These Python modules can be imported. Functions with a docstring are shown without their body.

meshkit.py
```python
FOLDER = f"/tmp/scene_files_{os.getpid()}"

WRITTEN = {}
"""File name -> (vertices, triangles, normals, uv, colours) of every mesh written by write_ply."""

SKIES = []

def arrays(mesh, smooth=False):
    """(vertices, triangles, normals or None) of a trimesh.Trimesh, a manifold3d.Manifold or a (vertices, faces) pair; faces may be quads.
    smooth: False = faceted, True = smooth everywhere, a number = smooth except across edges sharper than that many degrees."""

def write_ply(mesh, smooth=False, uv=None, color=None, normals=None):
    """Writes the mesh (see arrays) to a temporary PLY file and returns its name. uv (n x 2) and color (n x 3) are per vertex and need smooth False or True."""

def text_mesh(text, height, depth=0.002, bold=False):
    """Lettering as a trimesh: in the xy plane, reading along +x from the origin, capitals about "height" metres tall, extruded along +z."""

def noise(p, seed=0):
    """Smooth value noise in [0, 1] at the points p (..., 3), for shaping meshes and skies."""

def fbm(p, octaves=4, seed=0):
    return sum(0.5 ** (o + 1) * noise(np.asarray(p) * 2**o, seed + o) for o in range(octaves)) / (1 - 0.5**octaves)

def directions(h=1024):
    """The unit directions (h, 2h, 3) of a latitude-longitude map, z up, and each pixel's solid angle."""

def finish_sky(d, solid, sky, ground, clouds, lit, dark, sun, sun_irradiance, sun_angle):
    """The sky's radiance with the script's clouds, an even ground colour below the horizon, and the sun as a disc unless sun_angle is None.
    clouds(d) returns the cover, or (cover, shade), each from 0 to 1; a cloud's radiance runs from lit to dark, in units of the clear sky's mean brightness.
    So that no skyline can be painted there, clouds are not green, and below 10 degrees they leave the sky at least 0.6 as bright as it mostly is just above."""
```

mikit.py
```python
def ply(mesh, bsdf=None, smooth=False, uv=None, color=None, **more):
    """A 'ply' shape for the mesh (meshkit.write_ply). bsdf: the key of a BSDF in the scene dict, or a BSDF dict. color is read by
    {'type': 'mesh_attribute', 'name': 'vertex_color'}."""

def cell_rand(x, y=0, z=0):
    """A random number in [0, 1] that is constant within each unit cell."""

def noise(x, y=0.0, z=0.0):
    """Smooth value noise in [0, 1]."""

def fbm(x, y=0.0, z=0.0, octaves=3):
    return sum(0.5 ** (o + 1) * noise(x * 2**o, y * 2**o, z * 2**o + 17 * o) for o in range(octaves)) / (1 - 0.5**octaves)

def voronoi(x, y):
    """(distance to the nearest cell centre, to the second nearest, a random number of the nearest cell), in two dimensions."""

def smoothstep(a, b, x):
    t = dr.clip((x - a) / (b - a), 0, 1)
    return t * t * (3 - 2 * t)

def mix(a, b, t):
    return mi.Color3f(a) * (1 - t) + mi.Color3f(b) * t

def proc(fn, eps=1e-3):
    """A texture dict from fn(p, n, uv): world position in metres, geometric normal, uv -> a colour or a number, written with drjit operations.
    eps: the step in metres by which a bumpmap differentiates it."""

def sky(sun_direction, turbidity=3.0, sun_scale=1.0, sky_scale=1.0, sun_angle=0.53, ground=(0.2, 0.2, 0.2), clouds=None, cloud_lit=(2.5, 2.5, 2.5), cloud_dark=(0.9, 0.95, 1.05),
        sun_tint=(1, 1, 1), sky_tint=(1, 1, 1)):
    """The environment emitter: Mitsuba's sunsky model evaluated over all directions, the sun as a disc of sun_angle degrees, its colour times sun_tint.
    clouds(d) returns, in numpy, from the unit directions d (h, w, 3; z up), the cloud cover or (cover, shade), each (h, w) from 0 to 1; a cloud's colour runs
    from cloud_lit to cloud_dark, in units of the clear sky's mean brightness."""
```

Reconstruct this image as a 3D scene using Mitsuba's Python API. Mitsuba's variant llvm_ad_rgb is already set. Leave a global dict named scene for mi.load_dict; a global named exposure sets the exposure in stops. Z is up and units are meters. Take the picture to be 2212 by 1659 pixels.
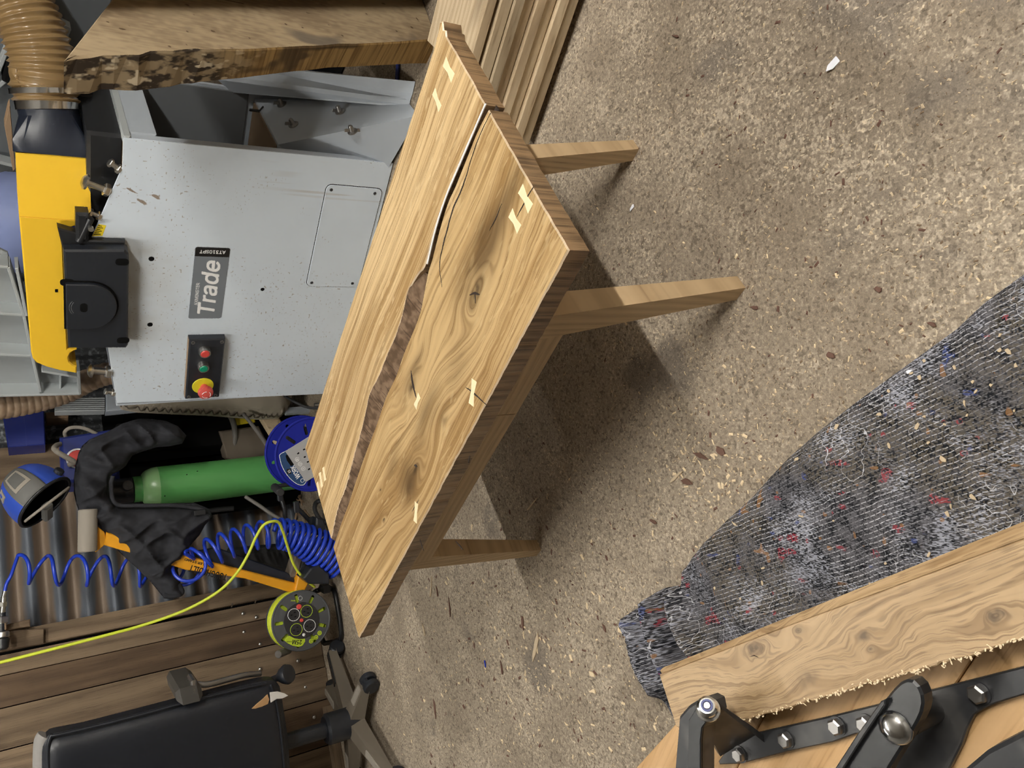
import math, random
import numpy as np
import trimesh
import drjit as dr
import mitsuba as mi
import mikit, meshkit
from mikit import noise, fbm, smoothstep, mix, cell_rand, voronoi
from shapely.geometry import Polygon, Point, LineString
from shapely import contains_xy
rng = np.random.default_rng(7)
random.seed(7)
scene, labels = {'type': 'scene'}, {}
T4 = mi.ScalarTransform4f

# ------------------------------------------------------------------ camera (a phone turned on its side: the world's up is the picture's left)
W, H, FPX = 2212, 1659, 1662.0
CAM = np.array([0, 0, 1.17])
_p, _r = math.radians(32.5), math.radians(3.76)
FW = np.array([0, math.cos(_p), -math.sin(_p)])
_up = np.array([0, math.sin(_p), math.cos(_p)]); _rt = np.array([1.0, 0, 0])
UPR = math.cos(_r) * _up + math.sin(_r) * _rt
RGT = math.cos(_r) * _rt - math.sin(_r) * _up
scene['camera'] = {'type': 'perspective', 'fov': math.degrees(2 * math.atan(W / 2 / FPX)), 'fov_axis': 'x', 'near_clip': 0.02, 'far_clip': 100,
                   'to_world': T4().look_at(origin=CAM.tolist(), target=(CAM + FW).tolist(), up=RGT.tolist())}
exposure = 2.78
# ------------------------------------------------------------------ light: workshop batten lights under the roof, running along the table's short side
LAMP = {'lamp_a': ((1.40, -0.20, 2.40), 74.0), 'lamp_b': ((-0.62, 1.92, 2.45), 27.0), 'lamp_c': ((-2.35, 2.95, 2.40), 6.0)}
LAMP_COL = np.array([1.0, 0.965, 0.89])
UDIR = np.array([0.813, 0.582, 0.0])

# ------------------------------------------------------------------ survey: a measured pixel met with a known plane of the place
def ray(x, y):
    d = FW * FPX - UPR * (x - W / 2) - RGT * (y - H / 2)
    return d / (d @ FW)
def on(x, y, p0, n):
    d = ray(x, y); return CAM + d * (((np.asarray(p0) - CAM) @ n) / (d @ n))
def onz(x, y, z=0.0): return on(x, y, (0, 0, z), np.array([0, 0, 1.0]))
def ony(x, y, Y): return on(x, y, (0, Y, 0), np.array([0, 1.0, 0]))
def nz(v): v = np.asarray(v, float); return v / np.linalg.norm(v)

# ------------------------------------------------------------------ mesh helpers
def cat(*ms): return trimesh.util.concatenate([m for m in ms if m is not None])
def frame(m, O, X, Y, N):
    m = m.copy(); M = np.eye(4); M[:3, 0], M[:3, 1], M[:3, 2], M[:3, 3] = X, Y, N, O; m.apply_transform(M)
    if np.linalg.det(M[:3, :3]) < 0: m.invert()
    return m
def inset(P, d):
    P = np.asarray(P, float); n = len(P); out = []
    for i in range(n):
        a, b, c = P[i - 1], P[i], P[(i + 1) % n]
        e1, e2 = b - a, c - b
        e1 = e1 / (np.linalg.norm(e1) + 1e-12); e2 = e2 / (np.linalg.norm(e2) + 1e-12)
        n1, n2 = np.array([-e1[1], e1[0]]), np.array([-e2[1], e2[0]])
        k = n1 + n2; k = k / max(1e-6, (k @ k)) * 2
        if np.linalg.norm(k) > 3: k = k / np.linalg.norm(k) * 3
        out.append(b + k * d)
    return np.array(out)
def ccw(P):
    P = np.asarray(P, float)
    a = 0.5 * np.sum(P[:, 0] * np.roll(P[:, 1], -1) - np.roll(P[:, 0], -1) * P[:, 1])
    return P if a > 0 else P[::-1]
def prism(P, t, bevel=0.0, both=False, z0=0.0):
    """outline P (2d) from z0 to z0+t, its upper (and lower) rim chamfered by bevel"""
    P = ccw(P); n = len(P)
    rings = [(P, z0)]
    if bevel > 0:
        Q = inset(P, bevel)
        rings = ([(Q, z0), (P, z0 + bevel)] if both else [(P, z0)]) + [(P, z0 + t - bevel), (Q, z0 + t)]
    else:
        rings = [(P, z0), (P, z0 + t)]
    V = np.vstack([np.c_[r, np.full(n, z)] for r, z in rings]); F = []
    for k in range(len(rings) - 1):
        for i in range(n):
            j = (i + 1) % n; a, b, c, d = k * n + i, k * n + j, (k + 1) * n + j, (k + 1) * n + i
            F += [[a, b, c], [a, c, d]]
    def capf(R, off, flip):
        import mapbox_earcut as me
        f = me.triangulate_float64(np.ascontiguousarray(R), np.array([n], dtype=np.uint32)).reshape(-1, 3).astype(int)
        # earcut keeps the outline's orientation
        A = R[f[:, 1]] - R[f[:, 0]]; B = R[f[:, 2]] - R[f[:, 0]]
        s = A[:, 0] * B[:, 1] - A[:, 1] * B[:, 0]
        f[s < 0] = f[s < 0][:, ::-1]
        return (f[:, ::-1] if flip else f) + off
    F = np.vstack([np.array(F), capf(rings[0][0], 0, True), capf(rings[-1][0], (len(rings) - 1) * n, False)])
    return trimesh.Trimesh(V, F, process=False)
def roundrect(w, h, r, n=4, cx=0, cy=0):
    pts = []
    for sx, sy, a0 in ((1, 1, 0), (-1, 1, 90), (-1, -1, 180), (1, -1, 270)):
        for k in range(n + 1):
            a = math.radians(a0 + 90 * k / n)
            pts.append((cx + sx * (w / 2 - r) + r * math.cos(a), cy + sy * (h / 2 - r) + r * math.sin(a)))
    return np.array(pts)
def circle(r, n=32, cx=0, cy=0):
    a = np.arange(n) * 2 * np.pi / n; return np.c_[cx + r * np.cos(a), cy + r * np.sin(a)]
def box3(O, X, Y, Z, bevel=0.0):
    """a box from its corner and three edge vectors (any angles), with chamfered rims"""
    X, Y, Z = (np.asarray(v, float) for v in (X, Y, Z))
    lx, ly, lz = (np.linalg.norm(v) for v in (X, Y, Z))
    m = prism([(0, 0), (lx, 0), (lx, ly), (0, ly)], lz, min(bevel, lx / 3, ly / 3, lz / 3), both=True)
    return frame(m, np.asarray(O, float), X / lx, Y / ly, Z / lz)
def boxc(c, X, Y, Z, bevel=0.0):
    c, X, Y, Z = (np.asarray(v, float) for v in (c, X, Y, Z)); return box3(c - X / 2 - Y / 2 - Z / 2, X, Y, Z, bevel)
def hexa(b4, t4):
    """eight-cornered block: lower and upper quads"""
    V = np.vstack([b4, t4]); F = []
    for q in ((3, 2, 1, 0), (4, 5, 6, 7), (0, 1, 5, 4), (1, 2, 6, 5), (2, 3, 7, 6), (3, 0, 4, 7)):
        F += [[q[0], q[1], q[2]], [q[0], q[2], q[3]]]
    m = trimesh.Trimesh(V, F, process=False)
    if m.volume < 0: m.invert()
    return m
def axes(d):
    d = nz(d); a = np.array([0, 0, 1.0]) if abs(d[2]) < 0.9 else np.array([1.0, 0, 0])
    x = nz(np.cross(a, d)); return x, np.cross(d, x), d
def lathe(prof, p0, d, n=32):
    """profile [(radius, height)] turned about the axis through p0 along d; ends closed when the radius is 0"""
    x, y, d = axes(d); p0 = np.asarray(p0, float); a = np.arange(n) * 2 * np.pi / n
    prof = np.asarray(prof, float)
    V = np.vstack([p0 + d * h + r * (np.cos(a)[:, None] * x + np.sin(a)[:, None] * y) for r, h in prof]); F = []
    for k in range(len(prof) - 1):
        for i in range(n):
            j = (i + 1) % n; q = (k * n + i, k * n + j, (k + 1) * n + j, (k + 1) * n + i)
            F += [[q[0], q[1], q[2]], [q[0], q[2], q[3]]]
    m = trimesh.Trimesh(V, F, process=True)
    m.update_faces(m.nondegenerate_faces())
    return m
def cyl(p0, p1, r, n=20, r2=None, ch=0.0):
    p0, p1 = np.asarray(p0, float), np.asarray(p1, float); h = np.linalg.norm(p1 - p0); r2 = r if r2 is None else r2
    return lathe([(0, 0), (max(r - ch, 1e-5), 0), (r, ch), (r2, h - ch), (max(r2 - ch, 1e-5), h), (0, h)], p0, p1 - p0, n)
def spline(P, per=8, closed=False):
    P = np.asarray(P, float)
    Q = np.vstack([P[-1], P, P[0], P[1]]) if closed else np.vstack([2 * P[0] - P[1], P, 2 * P[-1] - P[-2]])
    out = []
    for i in range(1, len(Q) - 2):
        a, b, c, d = Q[i - 1], Q[i], Q[i + 1], Q[i + 2]
        for t in np.arange(per) / per:
            out.append(0.5 * (2 * b + (c - a) * t + (2 * a - 5 * b + 4 * c - d) * t * t + (3 * b - a - 3 * c + d) * t ** 3))
    if not closed: out.append(Q[-2])
    return np.array(out)
def tube(P, r, sides=10, radial=None, caps=True):
    P = np.asarray(P, float); n = len(P); t = np.gradient(P, axis=0); t /= np.linalg.norm(t, axis=1, keepdims=True) + 1e-12
    x, _, _ = axes(t[0]); fr = []
    for i in range(n):
        x = x - t[i] * (x @ t[i]); x /= np.linalg.norm(x); fr.append(x)
    X = np.array(fr); Y = np.cross(t, X); a = np.arange(sides) * 2 * np.pi / sides
    R = np.broadcast_to(np.asarray(r, float), (n,))[:, None] * np.ones((1, sides))
    if radial is not None:
        s = np.r_[0, np.cumsum(np.linalg.norm(np.diff(P, axis=0), axis=1))]
        R = R + radial(s[:, None], a[None, :])
    V = (P[:, None] + R[..., None] * (np.cos(a)[None, :, None] * X[:, None] + np.sin(a)[None, :, None] * Y[:, None])).reshape(-1, 3)
    i, j = np.meshgrid(np.arange(n - 1), np.arange(sides), indexing='ij'); j2 = (j + 1) % sides
    q = np.stack([i * sides + j, i * sides + j2, (i + 1) * sides + j2, (i + 1) * sides + j], -1).reshape(-1, 4)
    F = np.vstack([q[:, [0, 1, 2]], q[:, [0, 2, 3]]])
    if caps:
        V = np.vstack([V, P[0], P[-1]]); k = n * sides; jj = np.arange(sides)
        F = np.vstack([F, np.c_[np.full(sides, k), (jj + 1) % sides, jj], np.c_[np.full(sides, k + 1), (n - 1) * sides + jj, (n - 1) * sides + (jj + 1) % sides]])
    return trimesh.Trimesh(V, F, process=False)
def text(s, O, X, Y, w, h, depth=0.0006, bold=True):
    """lettering that starts at O, runs along X for w metres, h metres tall along Y, raised along X x Y"""
    m = meshkit.text_mesh(s, 0.05, 0.002, bold); b = m.bounds
    m.apply_translation([-b[0][0], -b[0][1], -b[0][2]]); e = b[1] - b[0]
    m.apply_scale([w / e[0], h / e[1], depth / e[2]])
    X = nz(X)
    if Y is None:
        sh = np.eye(4); sh[0, 1] = .2; m.apply_transform(sh); Y = np.array([0, 0, 1.0])
    Y = nz(Y); return frame(m, np.asarray(O, float), X, Y, np.cross(X, Y))
def ring(ro, ri, t, n=36):
    return lathe([(ri, 0), (ro, 0), (ro, t), (ri, t), (ri, 0)], (0, 0, 0), (0, 0, 1), n)
def puff(poly, lift, grid, back, thick=0.0):
    """a padded sheet over the outline poly (2d): lift(xy, distance to rim) is the height of its upper side; back(xy, h) maps to the world"""
    from scipy.spatial import Delaunay
    pg = Polygon(poly).buffer(0); x0, y0, x1, y1 = pg.bounds
    line = pg.exterior; L = line.length; nb = max(12, int(L / grid))
    rim = np.array([line.interpolate(i / nb, normalized=True).coords[0] for i in range(nb)])
    gx, gy = np.meshgrid(np.arange(x0, x1, grid), np.arange(y0, y1, grid)); gx = gx + (np.arange(gx.shape[0]) % 2)[:, None] * grid / 2
    ins = pg.buffer(-grid * 0.5); k = contains_xy(ins, gx.ravel(), gy.ravel()); pts = np.c_[gx.ravel()[k], gy.ravel()[k]]
    P = np.vstack([rim, pts]); tri = Delaunay(P).simplices
    c = P[tri].mean(1); tri = tri[contains_xy(pg, c[:, 0], c[:, 1])]
    A, B = P[tri[:, 1]] - P[tri[:, 0]], P[tri[:, 2]] - P[tri[:, 0]]
    s = A[:, 0] * B[:, 1] - A[:, 1] * B[:, 0]; tri[s < 0] = tri[s < 0][:, ::-1]
    from shapely import distance, points
    d = distance(points(P), line)
    h = lift(P, d)
    top = back(P, h); bot = back(P, np.full(len(P), -thick)); n = len(P)
    F = [tri, tri[:, ::-1] + n]
    i = np.arange(nb); j = (i + 1) % nb
    F += [np.c_[i, i + n, j], np.c_[j, i + n, j + n]]
    m = trimesh.Trimesh(np.vstack([top, bot]), np.vstack(F), process=False)
    if m.volume < 0: m.invert()
    return m, np.vstack([P, P])

def chip(c, l, w, t, a, tilt=0.0):
    P = np.array([(-l / 2, -w * .3), (-l * .2, -w / 2), (l * .3, -w * .42), (l / 2, w * .1), (l * .2, w / 2), (-l * .3, w * .4)]) * (1 + .25 * rng.normal(size=(6, 1)))
    m = prism(P, t, t * .2); ca, sa = math.cos(a), math.sin(a); return frame(m, c, np.array([ca, sa, tilt]) / math.hypot(1, tilt), np.array([-sa, ca, 0]), nz(np.cross([ca, sa, tilt], [-sa, ca, 0])))

# ------------------------------------------------------------------ scene helpers
def numbered(k):
    def taken(q): return q in scene or q in labels or any(e.startswith(q + '__') for e in scene)
    if not taken(k): return k
    i = 1
    while taken(f'{k}_{i:03d}'): i += 1
    return f'{k}_{i:03d}'
def thing(name, label, category, group=None, kind=None):
    k = numbered(name); labels[k] = {'label': label, 'category': category}
    if group: labels[k]['group'] = group
    if kind: labels[k]['kind'] = kind
    return k
def put(parent, part, mesh, bsdf, smooth=False, label=None, kind=None, uv=None):
    k = numbered(f'{parent}__{part}')
    scene[k] = mikit.ply(mesh, bsdf, smooth=smooth, uv=uv)
    if label or kind:
        labels[k] = {}
        if label: labels[k]['label'] = label
        if kind: labels[k]['kind'] = kind
    return k
def single(name, mesh, bsdf, label, category, smooth=False, group=None, kind=None, uv=None):
    k = thing(name, label, category, group, kind); scene[k] = mikit.ply(mesh, bsdf, smooth=smooth, uv=uv); return k
def struct(name, mesh, bsdf, label, category, smooth=False, uv=None):
    k = numbered(name); scene[k] = mikit.ply(mesh, bsdf, smooth=smooth, uv=uv)
    labels[k] = {'label': label, 'category': category, 'kind': 'structure'}; return k
_seed = [0]
def wuv(m, g, c, O=(0, 0, 0), tone=None):
    """wood coordinates: u along the grain, v across, v's tens pick the board"""
    _seed[0] += 1; k = _seed[0] if tone is None else tone
    g, c = nz(g), nz(c); t = np.cross(g, c); q = np.asarray(m.vertices) - np.asarray(O)
    return np.c_[q @ g + 3.7 * (_seed[0] % 11), q @ c + 0.7 * (q @ t) + 10 * k + 5]
def wput(parent, part, mesh, bsdf, g, c, O=(0, 0, 0), tone=None, **kw):
    return put(parent, part, mesh, bsdf, uv=wuv(mesh, g, c, O, tone), **kw)

# ------------------------------------------------------------------ materials
def plain(key, col, rough=0.5, metal=0.0, coat=0.0, spec=0.5, **kw):
    scene[key] = {'type': 'twosided', 'b': {'type': 'principled', 'base_color': {'type': 'rgb', 'value': list(col)}, 'roughness': rough, 'metallic': metal, 'clearcoat': coat, 'specular': spec, **kw}}
    return key
def procmat(key, fn, rough=0.5, metal=0.0, coat=0.0, spec=0.5, bump=None, eps=1e-3, **kw):
    b = {'type': 'principled', 'base_color': mikit.proc(fn), 'roughness': rough, 'metallic': metal, 'clearcoat': coat, 'specular': spec, **kw}
    if bump is not None: b = {'type': 'bumpmap', 'arbitrary': mikit.proc(bump, eps), 'scale': 1.0, 'b': b}
    scene[key] = {'type': 'twosided', 'b': b}; return key
def sq(x): return x * x
def wood_fn(light, mid, dark, ring=45.0, vary=0.25, stain=0.0):
    def f(p, n, uv):
        k = dr.floor(uv.y / 10); v = uv.y - 10 * k - 5; u = uv.x + 13.1 * cell_rand(k, 3)
        w = v + 0.05 * (fbm(u * 1.7, v * 5, k, 2) - 0.5) + 0.02 * (noise(u * 5, v * 16, k) - 0.5)
        r = w * ring + 0.6 * noise(u * 2, v * 30, k)
        fr = r - dr.floor(r); r2 = dr.abs(2 * fr - 1)
        fib = noise(u * 14, v * 420, k) * 0.6 + noise(u * 40, v * 900, k) * 0.4
        c = mix(light, mid, smoothstep(0.15, 0.95, r2 * 0.6 + fib * 0.45))
        c = mix(c, dark, 0.55 * smoothstep(0.62, 0.95, fib) * (0.4 + 0.6 * r2))
        if stain: c = mix(c, mi.Color3f(dark) * 0.8, stain * smoothstep(0.5, 0.75, fbm(u * 3, v * 9, k + 5, 3)))
        return c * (1 + vary * (cell_rand(k, 9) - 0.5) * 2)
    return f
procmat('oak_plain', wood_fn((.45, .325, .19), (.36, .25, .14), (.20, .125, .06), 60, .08), rough=.5, spec=.35)
BK = [(1632, 1402, .016, 1.), (1725, 1362, .008, .8), (1862, 1376, .010, .9), (1880, 1402, .006, .8), (2150, 1330, .010, .9), (1740, 1470, .016, .5)]
ZB = .53
def bench_fn(p, n, uv):
    g = nz(onz(2100, 1270, ZB) - onz(1500, 1500, ZB)); o = onz(1800, 1400, ZB)
    x, y = p.x - float(o[0]), p.y - float(o[1]); a = x * float(g[0]) + y * float(g[1]); b = -x * float(g[1]) + y * float(g[0])
    phi = b + .018 * (fbm(a * 3.2, b * 10, 3., 3) - .5) + .004 * (fbm(a * 16, b * 40, 1., 2) - .5)
    core = mi.Float(0)
    for kx, ky, s_, w in BK:
        q = onz(kx, ky, ZB) - o; ka, kb = float(q @ g), float(q @ np.array([-g[1], g[0], 0]))
        r = dr.sqrt(sq((a - ka) / 2.0) + sq(b - kb) + 1e-9) + .004 * (noise(a * 120, b * 120) - .5); qq = r / (1.5 * s_); gg = w * dr.exp(-.6 * qq * qq)
        phi = phi * (1 - gg) + gg * (r * 1.4 + kb); core = dr.maximum(core, w * dr.exp(-sq(r / (.45 * s_))))
    band = noise(phi * 230, a * 4, 1.) * .4 + noise(phi * 700, a * 14, 2.) * .6
    c = mix((.45, .315, .18), (.31, .20, .10), smoothstep(.25, .8, .6 * band + .5 * (fbm(a * 5, phi * 22, 4., 3) - .15)))
    c = mix(c, (.21, .125, .06), .55 * smoothstep(.70, .86, noise(phi * 420, a * 14, 7.)))
    c = mix(c, (.15, .09, .045), .45 * smoothstep(.60, .9, noise(phi * 1300, a * 60, 3.)))
    return mix(c, (.10, .065, .04), dr.clip(core * (.5 + .9 * noise(a * 260, b * 260)), 0, .85))
procmat('oak_bench', bench_fn, rough=.5, spec=.35)
procmat('pine_bench', wood_fn((.49, .31, .155), (.40, .24, .105), (.24, .115, .04), 26, .14), rough=.55, spec=.3)
procmat('plank_sawn', wood_fn((.50, .40, .27), (.38, .285, .18), (.15, .10, .06), 40, .42, .5), rough=.75, spec=.2)
procmat('wall_board', wood_fn((.215, .155, .10), (.13, .09, .058), (.05, .034, .022), 16, .12, .45), rough=.75, spec=.2)
procmat('wall_board_dark', wood_fn((.13, .085, .052), (.085, .054, .034), (.035, .022, .015), 16, .15, .5), rough=.75, spec=.2)

# oak tabletop: rings bent round the knots, in the table's own directions
TB = onz(1228, 541, .5); TL_ = onz(775, 1379, .5) - TB; TN_ = onz(952, 58, .5) - TB
TLEN, TWID = np.linalg.norm(TL_), np.linalg.norm(TN_); TL_, TN_ = TL_ / TLEN, TN_ / TWID
_M = np.linalg.inv(np.array([TL_[:2], TN_[:2]]).T)
def tab(x, y, z=.5): return _M @ (onz(x, y, z) - TB)[:2]
def tpt(a, b, z): return np.array([TB[0], TB[1], 0]) + TL_ * a + TN_ * b + np.array([0, 0, z])
KNOTS = [(1028, 628, .055, 1.0), (897, 1010, .035, .9), (888, 1050, .04, .5), (889, 835, .035, .8), (829, 1122, .014, .7), (822, 1059, .007, 1.0), (740, 640, .02, .25), (1085, 470, .05, .15), (958, 905, .04, .35)]
KN = [(*tab(x, y), s, w) for x, y, s, w in KNOTS]
STAINS = [(1085, 455, .10, .025, .6), (1055, 510, .075, .035, .95), (1015, 575, .05, .03, .4), (985, 790, .06, .035, .35), (880, 1040, .05, .04, .55), (925, 890, .09, .025, .45), (1000, 620, .05, .05, .30), (895, 800, .06, .015, .5), (850, 1000, .05, .02, .35)]
ST = [(*tab(x, y), sa, sb, w) for x, y, sa, sb, w in STAINS]
GAP = tab(950, 480)
def top_fn(p, n, uv):
    x, y = p.x - float(TB[0]), p.y - float(TB[1])
    a, b = float(_M[0, 0]) * x + float(_M[0, 1]) * y, float(_M[1, 0]) * x + float(_M[1, 1]) * y
    front = smoothstep(.002, -.002, b - (.318 - .045 * a))
    phi = b + .31 * front + 0.07 * (fbm(a * 1.5, b * 3.2, 3.0, 2) - 0.5) + 0.016 * (fbm(a * 6, b * 13, 1.0, 2) - 0.5)
    core = mi.Float(0); sw = mi.Float(0)
    for ka, kb, s, w in KN:
        da, db = (a - float(ka)) / 2.1, b - float(kb) + .012 * (noise(a * 30, b * 30, 5.) - .5)
        r = dr.sqrt(da * da + db * db + 1e-9); q = r / s
        g = w * dr.exp(-.55 * q * q)
        phi = phi * (1 - g) + g * (r * 1.5 + float(kb) + .31)
        core = dr.maximum(core, w * dr.exp(-sq(q / .22)))
        sw = dr.maximum(sw, w * dr.exp(-sq(q / .8)))
    band = noise(phi * 120, a * 2.2, 1.0) * .62 + noise(phi * 360, a * 6, 2.0) * .38
    big = fbm(a * 2.4, phi * 13, 4.0, 3)
    pore = noise(phi * 900, a * 26, 3.0)
    c = mix((.71, .53, .31), (.39, .245, .11), smoothstep(.26, .80, .62 * band + .55 * (big - .16)))
    c = mix(c, (.235, .135, .055), .55 * smoothstep(.62, .92, pore) * smoothstep(.3, .7, band))
    c = mix(c, (.25, .145, .06), .5 * smoothstep(.68, .86, noise(phi * 230, a * 3, 7.0)))
    rays = smoothstep(.74, .9, noise(a * 34 + b * 60, b * 190 - a * 25, 2.0)) * smoothstep(.42, .6, fbm(a * 6, b * 6, 7.0, 2))
    c = mix(c, (.80, .64, .41), .45 * rays)
    st = mi.Float(0)
    for ka, kb, sa, sb, w in ST:
        st = dr.maximum(st, w * dr.exp(-(sq((a - float(ka)) / sa) + sq((b - float(kb)) / sb))))
    st = st * (.45 + 1.2 * fbm(a * 10, phi * 60, 2.0, 3))
    c = mix(c, (.13, .078, .038), dr.clip(1.15 * st + .55 * sw * band, 0, .85))
    c = mix(c, (.055, .034, .02), dr.clip(core * (.5 + .9 * noise(a * 90, b * 110)), 0, .92))
    c = c * mix((.86, .835, .77), (.72, .67, .565), front)
    c = mix(c, (.66, .55, .41), .5 * smoothstep(.93, .82, dr.abs(n.z)))
    # saw marks on the edges
    side = smoothstep(.75, .45, dr.abs(n.z))
    ln = a * dr.abs(n.x * float(TL_[1]) - n.y * float(TL_[0])) + b * dr.abs(n.x * float(TN_[1]) - n.y * float(TN_[0]))
    sm = noise(ln * 210, p.z * 12) * .6 + noise(ln * 520, p.z * 25) * .4
    ec = mix((.25, .155, .08), (.085, .05, .025), smoothstep(.25, .8, sm * .7 + .4 * fbm(ln * 12, p.z * 30, 1.0, 2) - .1))
    return mix(c, ec, side)
def top_bump(p, n, uv):
    x, y = p.x - float(TB[0]), p.y - float(TB[1])
    a, b = float(_M[0, 0]) * x + float(_M[0, 1]) * y, float(_M[1, 0]) * x + float(_M[1, 1]) * y
    side = smoothstep(.75, .45, dr.abs(n.z))
    ln = a * dr.abs(n.x * float(TL_[1]) - n.y * float(TL_[0])) + b * dr.abs(n.x * float(TN_[1]) - n.y * float(TN_[0]))
    return side * .0011 * noise(ln * 210, p.z * 12) + (1 - side) * (.00016 * noise(a * 16, b * 460) + .0004 * fbm(a * 10, b * 14, 0., 2) )
procmat('oak_top', top_fn, rough=.34, spec=.5, bump=top_bump, eps=4e-4)
def bark_fn(p, n, uv):
    t = fbm(p.x * 60, p.y * 60, p.z * 60, 3); c = noise(uv.x * 260, uv.y * 30)
    return mix(mix((.085, .05, .028), (.19, .125, .08), smoothstep(.3, .7, t)), (.05, .028, .018), .7 * smoothstep(.66, .85, c))
procmat('bark', bark_fn, rough=.8, spec=.2)
def slab_fn(p, n, uv):
    u, v = uv.x, uv.y - 10 * dr.floor(uv.y / 10) - 5
    t = fbm(u * 5, v * 7, 1.0, 3); f = noise(u * 30, v * 260) * .5 + noise(u * 70, v * 120) * .5
    c = mix((.37, .285, .18), (.22, .16, .10), smoothstep(.3, .75, t * .7 + f * .35))
    c = mix(c, (.10, .085, .075), .75 * smoothstep(.64, .74, fbm(u * 6.5 + 3, v * 10, 4.0, 3)))
    c = mix(c, (.07, .04, .02), .8 * smoothstep(.93, .97, noise(u * 45, v * 60, 8.)))
    return c
procmat('slab_face', slab_fn, rough=.8, spec=.15)
def slab_edge_fn(p, n, uv):
    u, v = uv.x, uv.y
    s = noise(u * 240, v * 8) * .6 + noise(u * 90, v * 5) * .4
    c = mix((.30, .19, .075), (.15, .085, .03), smoothstep(.25, .8, s))
    c = mix(c, (.045, .028, .016), .8 * smoothstep(.6, .75, fbm(u * 8, v * 14, 2., 3)))
    k = smoothstep(.62, .80, u + .10 * fbm(u * 20, v * 20, 6., 2))
    gn = mix((.035, .025, .018), (.22, .165, .10), smoothstep(.42, .62, fbm(u * 28, v * 60, 9., 4)))
    gn = mix(gn, (.50, .42, .30), .8 * smoothstep(.66, .76, fbm(u * 30 + 4, v * 45, 11., 3)))
    return mix(c, gn, k)
procmat('slab_edge', slab_edge_fn, rough=.8, spec=.15)

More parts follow.
